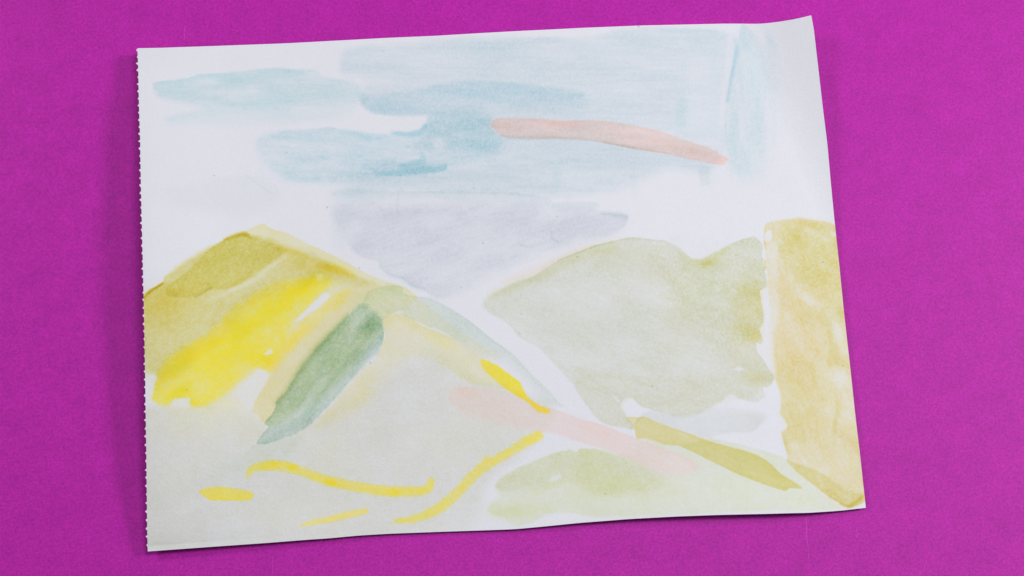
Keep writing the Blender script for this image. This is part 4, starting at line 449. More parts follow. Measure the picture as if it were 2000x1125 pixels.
    ('lift', [(154.8, -8.5, 0.37), (159.4, -6.2, 0.62), (160.5, -18.2, 1.54), (161.1, -33.5, 2.47), (161.1, -48.7, 2.16), (162.2, -59.3, 0.93), (158.2, -53.6, 0.31), (155.1, -48.8, 0.31), (151.7, -44.3, 0.31), (151.6, -39.5, 0.31), (154.5, -40.9, 0.31), (155.8, -38.8, 0.31), (154.0, -31.5, 0.31), (156.8, -28.4, 0.31), (157.6, -21.7, 0.31), (156.0, -16.8, 0.31)], (1, 1, 1), 0.7, 0.0, 1.24, 0, 0.1, -0.0, 1, 0.19, 12.4, 0, 0, None, None, 0.4),
    ('lift', [(158.3, -65.9, 0.31), (161.5, -61.4, 0.31), (163.9, -68.3, 0.93), (164.2, -75.7, 0.93), (163.3, -82.3, 0.93), (166.6, -88.2, 0.93), (163.8, -92.1, 0.93), (166.1, -102.4, 0.93), (167.1, -106.8, 0.62), (150.2, -100.8, 1.24), (147.6, -92.6, 1.24), (156.8, -83.3, 1.85), (151.2, -75.3, 1.54), (156.3, -71.6, 0.93), (153.8, -66.9, 0.62)], (1, 1, 1), 0.8, 0.0, 1.24, 0, 0.1, -0.0, 1, 0.31, 12.4, 0, 0, None, None, 0.4),
    ('lift', [(172.2, 4.2, 1.54), (174.5, 2.1, 1.54), (174.3, -3.2, 1.85), (171.4, -1.1, 1.85)], (1, 1, 1), 0.5, 0.0, 1.24, 0, 0.1, -0.0, 1, 0.37, 12.4, 1, 0, None, None, 0.4),
    ('lift', [(175.3, -8.1, 1.54), (183.7, -11.1, 1.85), (193.1, -16.4, 1.54), (189.4, -18.7, 1.85), (179.0, -13.9, 1.85)], (1, 1, 1), 0.4, 0.0, 1.24, 0, 0.1, -0.0, 1, 0.37, 12.4, 1, 0, None, None, 0.4),
    ('lift', [(194.9, -29.9, 2.47), (201.0, -27.4, 1.85), (204.7, -45.0, 1.85), (201.5, -48.1, 2.47), (196.8, -39.1, 2.47)], (1, 1, 1), 0.35, 0.0, 1.24, 0, 0.1, -0.0, 1, 0.37, 12.4, 1, 0, None, None, 0.4),
    ('lift', [(193.7, -54.3, 3.09), (202.7, -53.5, 2.47), (205.3, -61.7, 2.47), (199.1, -66.3, 3.09), (193.4, -61.8, 3.09)], (1, 1, 1), 0.45, 0.0, 1.24, 0, 0.1, -0.0, 1, 0.37, 12.4, 1, 0, None, None, 0.4),
    ('lift', [(199.1, -78.2, 1.85), (204.5, -78.2, 1.85), (205.6, -85.6, 1.85), (201.1, -87.2, 1.85)], (1, 1, 1), 0.4, 0.0, 1.24, 0, 0.1, -0.0, 1, 0.37, 12.4, 1, 0, None, None, 0.4),
    ('lift', [(197.6, 28.5, 1.54), (201.3, 27.7, 0.62), (201.8, 25.5, 0.62), (198.7, 25.1, 0.93)], (1, 1, 1), 0.75, 0.0, 1.24, 0, 0.1, -0.0, 1, 0.37, 12.4, 1, 0, None, None, 0.4),
    ('lift', [(181.5, -112.5, 3.71), (197.2, -105.0, 4.33), (207.4, -109.3, 3.71), (208.4, -118.1, 2.47), (199.4, -121.1, 3.09), (187.9, -115.4, 3.09)], (1, 1, 1), 0.25, 0.0, 1.24, 0, 0.1, -0.0, 1, 0.37, 12.4, 1, 0, None, None, 0.4),
    ('lift', [(166.2, -98.9, 0.62), (170.4, -97.0, 1.24), (173.8, -99.9, 1.24), (169.3, -102.9, 0.93)], (1, 1, 1), 0.3, 0.0, 1.24, 0, 0.1, -0.0, 1, 0.37, 12.4, 1, 0, None, None, 0.4),
    ('lift', [(181.0, 31.3, 1.85), (190.0, 28.4, 1.85), (197.4, 22.9, 1.85), (191.3, 22.7, 2.47), (182.3, 27.3, 2.47)], (1, 1, 1), 0.4, 0.0, 1.24, 0, 0.1, -0.0, 1, 0.37, 12.4, 1, 0, None, None, 0.4),
    ('stroke', [(158.7, 22.1, 0.25), (158.8, 19.0, 0.31), (159.1, 17.1, 0.25)], (0.926, 0.81, 0.438), 0.5, 0.0, 1.24, 0.25, 0.1, -0.0, 1, 0.37, 12.4, 2, 0.62, None, None, 0.4),
    ('stroke', [(158.5, 10.2, 0.31), (158.7, 5.9, 0.49), (158.3, 4.6, 0.31)], (0.865, 0.745, 0.233), 0.6, 0.0, 1.24, 0.25, 0.1, -0.0, 1, 0.37, 12.4, 2, 0.62, None, None, 0.4),
    ('poly', [(167.0, -108.6, 1.24), (169.9, -109.4, 0.93), (182.1, -113.1, 0.93), (193.5, -120.3, 1.54), (202.1, -125.4, 1.85), (209.4, -127.1, 2.47), (210.7, -130.6, 0.93), (206.4, -133.6, 0.46), (201.6, -135.0, 0.46), (195.9, -132.8, 0.46), (184.5, -125.6, 0.46), (176.0, -118.4, 0.46), (170.3, -112.9, 0.77)], (0.873, 0.849, 0.46), 0.75, 0.25, 1.54, 0.3, 0.2, -0.611, 3, 0.37, 12.4, 1, 0, 'brush_stroke', 'olive ochre brush stroke in the bottom right corner of the sheet', 0.4),
    ('stroke', [(195.9, -132.8, 0.31), (201.1, -134.5, 0.62), (206.3, -130.6, 0.62), (209.7, -127.7, 0.31)], (0.794, 0.603, 0.1), 0.5, 0.0, 1.24, 0.25, 0.1, -0.0, 1, 0.37, 12.4, 2, 0.93, None, None, 0.4),
    ('poly', [(123.3, -96.1, 0.37), (132.7, -97.8, 0.37), (150.2, -101.7, 0.37), (166.8, -107.1, 0.49), (169.8, -112.6, 0.62), (184.5, -126.2, 0.62), (195.8, -133.7, 0.93), (199.3, -135.7, 0.93), (172.3, -137.1, 1.24), (154.7, -137.2, 1.24), (125.6, -138.4, 1.54), (96.6, -140.1, 1.54), (67.7, -141.5, 2.16), (53.3, -141.3, 0.93), (43.2, -139.1, 0.77), (31.7, -140.1, 0.77), (21.7, -144.5, 0.93), (13.1, -147.4, 0.93), (7.4, -144.0, 2.47), (-4.1, -139.0, 1.54), (-2.6, -134.7, 1.54), (4.5, -130.3, 3.09), (0.2, -124.6, 0.93), (3.1, -120.2, 1.24), (13.1, -114.3, 1.24), (24.7, -109.0, 0.62), (33.4, -105.1, 0.46), (44.1, -102.9, 0.37), (44.7, -104.4, 0.31), (47.9, -104.3, 0.31), (48.2, -102.3, 0.31), (58.1, -102.5, 0.46), (65.3, -104.7, 1.54), (79.8, -106.9, 2.47), (80.6, -97.5, 1.24), (97.5, -99.7, 1.24), (109.2, -99.5, 1.24)], (0.921, 0.95, 0.747), 0.9, 0.12, 1.24, 0.35, 0.18, -0.0, 1, 0.37, 9.3, 1, 0, 'field_wash', 'pale green wash filling the lower right field', 0.4),
    ('poly', [(0.2, -124.6, 0.93), (3.1, -120.2, 1.24), (13.1, -114.3, 1.24), (24.7, -109.0, 0.62), (33.4, -105.1, 0.46), (44.1, -102.9, 0.37), (44.7, -104.4, 0.31), (47.9, -104.3, 0.31), (48.2, -102.3, 0.31), (58.1, -102.5, 0.46), (68.2, -105.9, 1.85), (85.6, -110.6, 3.09), (97.1, -117.8, 3.71), (94.0, -125.1, 3.09), (73.6, -129.6, 3.71), (56.3, -128.4, 3.09), (47.7, -124.1, 3.09), (41.9, -120.7, 1.85), (36.2, -122.8, 2.47), (21.7, -125.0, 3.09), (5.9, -128.0, 2.47)], (0.929, 0.921, 0.782), 0.75, 0.0, 1.24, 0.5, 0.35, -0.0, 1, 0.37, 7.4, 1, 0, 'field_wash', 'olive wash along the top of the lower right field', 0.4),
    ('blob', [(56.4, -118.2, 0), (18.54, 12.36, -0.349)], (0.948, 0.953, 0.591), 0.30000000000000004, 0.0, 1.24, 0.5, 0.1, -0.0, 1, 0.37, 12.4, 1, 0, None, None, 0.4),
    ('blob', [(70.8, -125.3, 0), (18.54, 4.33, -0.087)], (0.935, 0.95, 0.589), 0.30000000000000004, 0.0, 1.24, 0.5, 0.1, -0.0, 1, 0.37, 12.4, 1, 0, None, None, 0.4),
    ('blob', [(53.7, -105.2, 0), (9.27, 1.85, -0.0)], (0.923, 0.979, 0.531), 0.375, 0.0, 1.24, 0.5, 0.1, -0.0, 1, 0.37, 12.4, 1, 0, None, None, 0.4),
    ('blob', [(10.2, -137.4, 0), (15.45, 3.71, 0.209)], (0.905, 0.941, 0.58), 0.44999999999999996, 0.0, 1.24, 0.5, 0.1, -0.0, 1, 0.37, 12.4, 1, 0, None, None, 0.4),
    ('blob', [(21.7, -138.8, 0), (12.36, 3.09, 0.209)], (0.917, 0.953, 0.597), 0.3375, 0.0, 1.24, 0.5, 0.1, -0.0, 1, 0.37, 12.4, 1, 0, None, None, 0.4),
    ('blob', [(27.5, -125.8, 0), (18.54, 2.47, 0.349)], (0.945, 0.981, 0.648), 0.30000000000000004, 0.0, 1.24, 0.5, 0.1, -0.0, 1, 0.37, 12.4, 1, 0, None, None, 0.4),
    ('blob', [(85.3, -122.3, 0), (18.54, 3.09, -0.0)], (0.951, 0.966, 0.595), 0.30000000000000004, 0.0, 1.24, 0.5, 0.1, -0.0, 1, 0.37, 12.4, 1, 0, None, None, 0.4),
    ('blob', [(96.8, -128.8, 0), (12.36, 1.85, 0.175)], (0.938, 1.004, 0.663), 0.22499999999999998, 0.0, 1.24, 0.5, 0.1, -0.0, 1, 0.37, 12.4, 1, 0, None, None, 0.4),
    ('lift', [(30.4, -120.8, 0.93), (33.9, -117.9, 0.93), (37.9, -117.3, 0.77), (37.6, -119.6, 0.62), (33.3, -122.0, 0.93)], (1, 1, 1), 0.7, 0.0, 1.24, 0, 0.1, -0.0, 1, 0.37, 12.4, 1, 0, None, None, 0.4),
    ('lift', [(27.4, -139.9, 1.24), (36.0, -138.6, 0.93), (47.5, -140.2, 1.24), (38.9, -143.2, 1.85), (27.4, -144.4, 1.85)], (1, 1, 1), 0.6, 0.0, 1.24, 0, 0.1, -0.0, 1, 0.37, 12.4, 1, 0, None, None, 0.4),
    ('lift', [(-26.4, -72.7, 0.46), (-25.2, -70.3, 0.46), (-22.3, -68.2, 0.37), (-18.9, -67.5, 0.31), (-7.2, -68.0, 0.31), (5.9, -70.1, 0.28), (16.1, -73.3, 0.28), (24.8, -76.7, 0.28), (36.4, -80.4, 0.28), (48.1, -85.0, 0.28), (62.6, -88.9, 0.28), (74.2, -93.8, 0.31), (81.5, -96.6, 0.46), (94.5, -101.5, 0.62), (106.1, -105.7, 0.62), (113.6, -109.7, 0.62), (116.4, -113.2, 1.24), (108.8, -116.2, 2.78), (94.2, -117.2, 3.71), (79.8, -110.7, 2.47), (68.2, -104.7, 0.46), (59.5, -101.9, 0.46), (47.9, -98.5, 0.93), (36.3, -94.5, 1.24), (21.8, -91.8, 2.78), (4.4, -89.6, 4.33), (-10.0, -85.4, 2.78), (-21.7, -80.3, 1.54), (-24.9, -76.8, 0.62)], (1, 1, 1), 0.4, 0.0, 1.24, 0, 0.1, -0.0, 1, 0.31, 12.4, 1, 0, None, None, 0.4),
    ('lift', [(77.1, -95.2, 2.47), (94.5, -101.5, 0.62), (106.1, -105.7, 0.62), (113.6, -109.7, 0.62), (116.4, -113.2, 1.24), (108.8, -116.2, 2.78), (94.2, -117.2, 3.71), (79.8, -109.2, 3.09)], (1, 1, 1), 0.5, 0.0, 1.24, 0, 0.1, -0.0, 1, 0.31, 12.4, 1, 0, None, None, 0.4),
    ('poly', [(-26.4, -72.7, 0.46), (-25.2, -70.3, 0.46), (-22.3, -68.2, 0.37), (-18.9, -67.5, 0.31), (-7.2, -68.0, 0.31), (5.9, -70.1, 0.28), (16.1, -73.3, 0.28), (24.8, -76.7, 0.28), (36.4, -80.4, 0.28), (48.1, -85.0, 0.28), (62.6, -88.9, 0.28), (74.2, -93.8, 0.31), (81.5, -96.6, 0.46), (94.5, -101.5, 0.62), (106.1, -105.7, 0.62), (113.6, -109.7, 0.62), (116.4, -113.2, 1.24), (108.8, -116.2, 2.78), (94.2, -117.2, 3.71), (79.8, -110.7, 2.47), (68.2, -104.7, 0.46), (59.5, -101.9, 0.46), (47.9, -98.5, 0.93), (36.3, -94.5, 1.24), (21.8, -91.8, 2.78), (4.4, -89.6, 4.33), (-10.0, -85.4, 2.78), (-21.7, -80.3, 1.54), (-24.9, -76.8, 0.62)], (1.031, 0.882, 0.819), 0.85, 0.2, 1.54, 0.3, 0.12, -0.436, 3, 0.31, 12.4, 1, 0, 'brush_stroke', 'pale peach brush stroke crossing the lower slope', 0.4),
    ('blob', [(-15.9, -71.6, 0), (8.03, 3.71, -0.262)], (1.084, 0.891, 0.755), 0.30000000000000004, 0.0, 1.24, 0.5, 0.1, -0.0, 1, 0.37, 12.4, 1, 0, None, None, 0.4),
    ('blob', [(53.8, -90.5, 0), (15.45, 3.71, -0.384)], (1.062, 0.864, 0.741), 0.26249999999999996, 0.0, 1.24, 0.5, 0.1, -0.0, 1, 0.37, 12.4, 1, 0, None, None, 0.4),
    ('blob', [(103.1, -110.4, 0), (9.27, 4.33, -0.0)], (1.069, 0.971, 0.891), 0.375, 0.0, 1.24, 0.5, 0.1, -0.0, 1, 0.37, 12.4, 1, 0, None, None, 0.4),
    ('lift', [(100.3, -104.6, 2.47), (108.9, -108.9, 1.85), (111.7, -113.3, 2.47), (102.9, -116.3, 3.09), (95.8, -110.5, 3.09)], (1, 1, 1), 0.35, 0.0, 1.24, 0, 0.1, -0.0, 1, 0.37, 12.4, 1, 0, None, None, 0.4),
    ('poly', [(74.7, -84.9, 0.46), (76.7, -84.0, 0.37), (82.3, -84.2, 0.28), (85.5, -83.6, 0.28), (94.8, -87.9, 0.28), (102.1, -90.5, 0.28), (112.3, -93.9, 0.28), (122.4, -97.6, 0.28), (132.6, -100.4, 0.28), (142.8, -103.0, 0.28), (150.1, -105.5, 0.28), (157.2, -109.8, 0.28), (160.0, -113.3, 0.28), (162.9, -116.2, 0.46), (172.9, -122.0, 0.77), (174.8, -124.6, 0.62), (167.3, -123.8, 0.46), (165.7, -125.5, 0.31), (163.9, -125.8, 0.37), (155.3, -123.0, 0.28), (143.7, -118.8, 0.28), (132.2, -113.6, 0.28), (120.7, -107.9, 0.28), (112.0, -103.6, 0.28), (104.8, -100.2, 0.46), (97.5, -100.0, 0.77), (91.7, -98.0, 1.24), (85.8, -96.6, 1.54), (80.9, -96.9, 0.77), (80.4, -91.6, 0.46), (78.4, -88.4, 0.46)], (0.911, 0.828, 0.374), 0.95, 0.22, 1.54, 0.22, 0.12, -0.436, 3, 0.25, 12.4, 1, 0, 'brush_stroke', 'olive yellow brush stroke slanting through the lower right field', 0.5),
    ('lift', [(74.9, -84.9, 0.62), (77.9, -84.3, 0.46), (82.0, -84.5, 0.46), (80.7, -88.1, 0.46), (79.5, -90.5, 0.62), (77.2, -88.1, 0.62)], (1, 1, 1), 0.35, 0.0, 1.24, 0, 0.1, -0.0, 1, 0.37, 12.4, 1, 0, None, None, 0.4),
    ('lift', [(89.4, -93.0, 0.62), (92.9, -92.7, 0.62), (92.6, -93.8, 0.62)], (1, 1, 1), 0.4, 0.0, 1.24, 0, 0.1, -0.0, 1, 0.37, 12.4, 1, 0, None, None, 0.4),
    ('lift', [(103.5, -92.2, 0.46), (109.3, -94.2, 0.46), (109.9, -96.0, 0.46), (105.8, -94.3, 0.46)], (1, 1, 1), 0.3, 0.0, 1.24, 0, 0.1, -0.0, 1, 0.37, 12.4, 1, 0, None, None, 0.4),
    ('poly', [(-8.2, -51.9, 0.62), (-4.4, -51.8, 0.46), (2.1, -55.3, 0.62), (8.8, -60.0, 0.62), (14.6, -64.4, 0.62), (17.2, -69.4, 0.62), (19.0, -72.9, 0.62), (23.3, -76.4, 0.62), (27.7, -78.4, 0.77), (32.4, -80.7, 0.93), (29.4, -82.8, 0.93), (24.8, -81.4, 0.77), (20.7, -77.1, 0.62), (13.2, -72.7, 0.46), (5.9, -67.8, 0.46), (-1.4, -61.9, 0.46), (-6.4, -57.2, 0.46)], (1.162, 0.97, 0.081), 0.95, 0.0, 1.24, 0.3, 0.2, -0.663, 2, 0.46, 12.4, 1, 0, 'brush_stroke', 'short thick yellow dash above the lower peach stroke', 0.4),
    ('stroke', [(-136.8, -120.3, 0.46), (-135.2, -117.1, 1.24), (-131.3, -115.1, 1.85), (-124.0, -114.1, 2.32), (-115.5, -114.6, 2.47), (-106.9, -117.1, 2.01), (-98.3, -120.5, 2.01), (-86.9, -123.5, 2.16), (-75.5, -125.7, 2.16), (-64.1, -127.3, 2.47), (-52.7, -128.0, 2.32), (-41.3, -127.6, 2.16), (-36.1, -126.1, 1.85), (-34.8, -121.5, 1.08)], (1.178, 1.021, 0.198), 0.85, 0.0, 1.24, 0.35, 0.35, -0.0, 1, 0.62, 12.4, 2, 1.39, 'brush_stroke', 'wavy yellow line across the foreground slope', 0.35),
    ('blob', [(-122.6, -113.2, 0), (2.47, 1.54, -0.0)], (1.197, 0.977, 0.03), 0.44999999999999996, 0.0, 1.24, 0.5, 0.1, -0.0, 1, 0.37, 12.4, 1, 0, None, None, 0.4),
    ('blob', [(-112.9, -115.2, 0), (2.47, 1.54, -0.0)], (1.185, 0.967, 0.03), 0.44999999999999996, 0.0, 1.24, 0.5, 0.1, -0.0, 1, 0.37, 12.4, 1, 0, None, None, 0.4),
    ('blob', [(-92.6, -123.0, 0), (2.47, 1.54, -0.0)], (1.167, 0.953, 0.029), 0.44999999999999996, 0.0, 1.24, 0.5, 0.1, -0.0, 1, 0.37, 12.4, 1, 0, None, None, 0.4),
    ('blob', [(-89.1, -123.8, 0), (2.47, 1.54, -0.0)], (1.165, 0.951, 0.029), 0.44999999999999996, 0.0, 1.24, 0.5, 0.1, -0.0, 1, 0.37, 12.4, 1, 0, None, None, 0.4),
    ('blob', [(-55.5, -128.6, 0), (2.47, 1.54, -0.0)], (1.163, 0.949, 0.029), 0.44999999999999996, 0.0, 1.24, 0.5, 0.1, -0.0, 1, 0.37, 12.4, 1, 0, None, None, 0.4),
    ('blob', [(-126.8, -115.3, 0), (2.47, 1.54, -0.0)], (1.2, 0.983, 0.03), 0.44999999999999996, 0.0, 1.24, 0.5, 0.1, -0.0, 1, 0.37, 12.4, 1, 0, None, None, 0.4),
    ('stroke', [(-54.7, -144.6, 0.77), (-46.7, -144.0, 1.39), (-38.2, -141.0, 2.16), (-29.8, -136.7, 2.47), (-22.7, -130.6, 2.47), (-17.0, -124.8, 2.47), (-11.3, -118.1, 2.47), (-5.6, -113.4, 2.47), (1.6, -109.2, 2.01), (10.2, -104.2, 2.01), (18.3, -98.6, 2.47), (25.0, -95.3, 2.47)], (1.164, 1.01, 0.208), 0.85, 0.0, 1.24, 0.3, 0.3, -0.0, 1, 0.46, 12.4, 2, 1.24, 'brush_stroke', 'long curving yellow line rising to the peach stroke', 0.35),
    ('blob', [(-4.2, -109.3, 0), (2.47, 2.47, -0.0)], (1.19, 1.006, 0.255), 0.44999999999999996, 0.0, 1.24, 0.5, 0.1, -0.0, 1, 0.37, 12.4, 1, 0, None, None, 0.4),
    ('poly', [(-163.4, -129.4, 0.46), (-158.7, -128.0, 0.46), (-151.8, -126.7, 0.46), (-143.3, -127.8, 0.46), (-134.8, -129.1, 0.46), (-132.7, -130.8, 0.46), (-133.8, -133.1, 0.46), (-137.4, -134.3, 0.46), (-148.6, -134.3, 0.37), (-156.5, -134.5, 0.46), (-159.9, -132.5, 0.46)], (1.194, 1.032, 0.182), 0.95, 0.12, 1.24, 0.3, 0.15, -0.0, 2, 0.25, 12.4, 1, 0, 'brush_stroke', 'small yellow dash near the torn edge', 0.5),
    ('stroke', [(-106.5, -147.6, 0.31), (-101.8, -146.2, 1.08), (-92.0, -144.1, 1.7), (-82.2, -141.7, 1.85), (-75.1, -140.0, 1.7), (-71.2, -139.1, 1.39)], (1.192, 1.032, 0.357), 0.9, 0.0, 1.24, 0.25, 0.2, -0.0, 1, 0.31, 12.4, 2, 0.77, 'brush_stroke', 'short pale yellow line by the lower edge of the sheet', 0.4),
    ('stroke', [(-97.2, 37.2, 0.2), (-96.9, 37.0, 0.2)], (0.324, 0.346, 0.344), 0.55, 0.0, 1.24, 0, 0, -0.0, 1, 0.09, 12.4, 0, 0.37, None, None, 0.4),
    ('stroke', [(-46.5, 59.6, 0.2), (-46.2, 59.5, 0.2)], (0.321, 0.343, 0.341), 0.55, 0.0, 1.24, 0, 0, -0.0, 1, 0.09, 12.4, 0, 0.37, None, None, 0.4),
    ('stroke', [(-55.4, 57.9, 0.15), (-55.2, 57.7, 0.15)], (0.322, 0.344, 0.342), 0.55, 0.0, 1.24, 0, 0, -0.0, 1, 0.09, 12.4, 0, 0.37, None, None, 0.4),
    ('stroke', [(90.3, -66.0, 0.22), (90.5, -66.1, 0.22)], (0.313, 0.334, 0.332), 0.55, 0.0, 1.24, 0, 0, -0.0, 1, 0.09, 12.4, 0, 0.37, None, None, 0.4),
    ('stroke', [(14.7, -35.9, 0.13), (14.9, -36.0, 0.13)], (0.319, 0.34, 0.338), 0.55, 0.0, 1.24, 0, 0, -0.0, 1, 0.09, 12.4, 0, 0.37, None, None, 0.4),
    ('stroke', [(-6.7, 17.6, 0.19), (-6.5, 17.4, 0.19)], (0.313, 0.335, 0.333), 0.55, 0.0, 1.24, 0, 0, -0.0, 1, 0.09, 12.4, 0, 0.37, None, None, 0.4),
    ('stroke', [(62.4, -128.3, 0.2), (62.6, -128.4, 0.2)], (0.329, 0.351, 0.349), 0.55, 0.0, 1.24, 0, 0, -0.0, 1, 0.09, 12.4, 0, 0.37, None, None, 0.4),
    ('stroke', [(-70.4, -54.6, 0.2), (-70.2, -54.7, 0.2)], (0.331, 0.354, 0.351), 0.55, 0.0, 1.24, 0, 0, -0.0, 1, 0.09, 12.4, 0, 0.37, None, None, 0.4),
    ('stroke', [(-171.7, -73.8, 0.17), (-171.4, -73.9, 0.17)], (0.358, 0.383, 0.379), 0.55, 0.0, 1.24, 0, 0, -0.0, 1, 0.09, 12.4, 0, 0.37, None, None, 0.4),
    ('stroke', [(-78.0, 0.8, 0.19), (-77.8, 0.7, 0.19)], (0.324, 0.346, 0.343), 0.55, 0.0, 1.24, 0, 0, -0.0, 1, 0.09, 12.4, 0, 0.37, None, None, 0.4),
    ('stroke', [(192.5, 9.6, 0.17), (192.7, 9.5, 0.17)], (0.316, 0.338, 0.336), 0.55, 0.0, 1.24, 0, 0, -0.0, 1, 0.09, 12.4, 0, 0.37, None, None, 0.4),
    ('stroke', [(151.6, -5.7, 0.15), (151.8, -5.9, 0.15)], (0.304, 0.325, 0.323), 0.55, 0.0, 1.24, 0, 0, -0.0, 1, 0.09, 12.4, 0, 0.37, None, None, 0.4),
    ('stroke', [(86.8, 155.9, 0.26), (87.0, 155.7, 0.26)], (0.313, 0.334, 0.332), 0.55, 0.0, 1.24, 0, 0, -0.0, 1, 0.09, 12.4, 0, 0.37, None, None, 0.4),
    ('stroke', [(141.4, 13.0, 0.13), (141.6, 12.8, 0.13)], (0.299, 0.32, 0.318), 0.55, 0.0, 1.24, 0, 0, -0.0, 1, 0.09, 12.4, 0, 0.37, None, None, 0.4),
    ('stroke', [(-12.3, 51.2, 0.13), (-12.0, 51.1, 0.13)], (0.318, 0.339, 0.337), 0.55, 0.0, 1.24, 0, 0, -0.0, 1, 0.09, 12.4, 0, 0.37, None, None, 0.4),
    ('stroke', [(201.6, -52.7, 0.15), (201.8, -52.8, 0.15)], (0.301, 0.322, 0.321), 0.55, 0.0, 1.24, 0, 0, -0.0, 1, 0.09, 12.4, 0, 0.37, None, None, 0.4),
    ('stroke', [(15.6, -24.4, 0.11), (15.8, -24.5, 0.11)], (0.316, 0.338, 0.336), 0.55, 0.0, 1.24, 0, 0, -0.0, 1, 0.09, 12.4, 0, 0.37, None, None, 0.4),
    ('stroke', [(36.6, 34.7, 0.11), (36.9, 34.5, 0.11)], (0.312, 0.333, 0.332), 0.55, 0.0, 1.24, 0, 0, -0.0, 1, 0.09, 12.4, 0, 0.37, None, None, 0.4),
    ('stroke', [(48.1, 10.3, 0.15), (48.3, 10.1, 0.15)], (0.311, 0.332, 0.33), 0.55, 0.0, 1.24, 0, 0, -0.0, 1, 0.09, 12.4, 0, 0.37, None, None, 0.4),
    ('stroke', [(-121.6, 69.6, 0.09), (-121.3, 69.5, 0.09)], (0.327, 0.349, 0.347), 0.55, 0.0, 1.24, 0, 0, -0.0, 1, 0.09, 12.4, 0, 0.37, None, None, 0.4),
    ('stroke', [(-162.3, 53.0, 0.09), (-162.1, 52.8, 0.09)], (0.334, 0.357, 0.354), 0.55, 0.0, 1.24, 0, 0, -0.0, 1, 0.09, 12.4, 0, 0.37, None, None, 0.4),
    ('stroke', [(-19.3, -9.1, 0.09), (-19.1, -9.3, 0.09)], (0.311, 0.333, 0.331), 0.55, 0.0, 1.24, 0, 0, -0.0, 1, 0.09, 12.4, 0, 0.37, None, None, 0.4)]

def vnoise(x, y, seed):
    xi = np.floor(x); yi = np.floor(y)
    fx = x - xi; fy = y - yi
    fx = fx * fx * (3 - 2 * fx); fy = fy * fy * (3 - 2 * fy)
    def h(i, j):
        s = np.sin(i * 127.1 + j * 311.7 + seed * 74.7) * 43758.5453
        return s - np.floor(s)
    return ((h(xi, yi) * (1 - fx) + h(xi + 1, yi) * fx) * (1 - fy)
            + (h(xi, yi + 1) * (1 - fx) + h(xi + 1, yi + 1) * fx) * fy)

def fbm(x, y, seed, octaves=3):
    a, t, s = 1.0, 0.0, 0.0
    for k in range(octaves):
        s = s + a * vnoise(x * 2 ** k + 13.7 * k, y * 2 ** k - 7.1 * k, seed + k)
        t += a; a *= 0.55
    return s / t * 2 - 1

def chaikin(p, closed, n):
    for _ in range(n):
        q = np.roll(p, -1, 0) if closed else p[1:]
        a = p if closed else p[:-1]
        c = np.empty((len(a) * 2, 3))
        c[0::2] = a * 0.83 + q * 0.17
        c[1::2] = a * 0.17 + q * 0.83
        p = c if closed else np.vstack([p[:1], c, p[-1:]])
    return p

def field(p, x, y, closed):
    """distance to the traced line (positive inside) and the softness or radius at the nearest point"""
    best = np.full(x.shape, 1e9); third = np.zeros(x.shape); inside = np.zeros(x.shape, bool)
    q = np.roll(p, -1, 0) if closed else p[1:]
    for (ax, ay, aw), (bx_, by_, bw) in zip(p if closed else p[:-1], q):
        dx, dy = bx_ - ax, by_ - ay
        L2 = dx * dx + dy * dy + 1e-9
        t = np.clip(((x - ax) * dx + (y - ay) * dy) / L2, 0, 1)
        d = (x - ax - t * dx) ** 2 + (y - ay - t * dy) ** 2
        w = aw + t * (bw - aw)
        if closed:
            k = d < best
            inside ^= ((ay > y) != (by_ > y)) & (x < dx * (y - ay) / (dy if dy else 1e-9) + ax)
        else:
            d = np.sqrt(d) - w
            k = d < best
        best = np.where(k, d, best); third = np.where(k, w, third)
    if closed:
        return np.where(inside, 1, -1) * np.sqrt(best), third
    return -best, third

def smooth01(a):
    a = np.clip(a, 0, 1)
    return a * a * (3 - 2 * a)

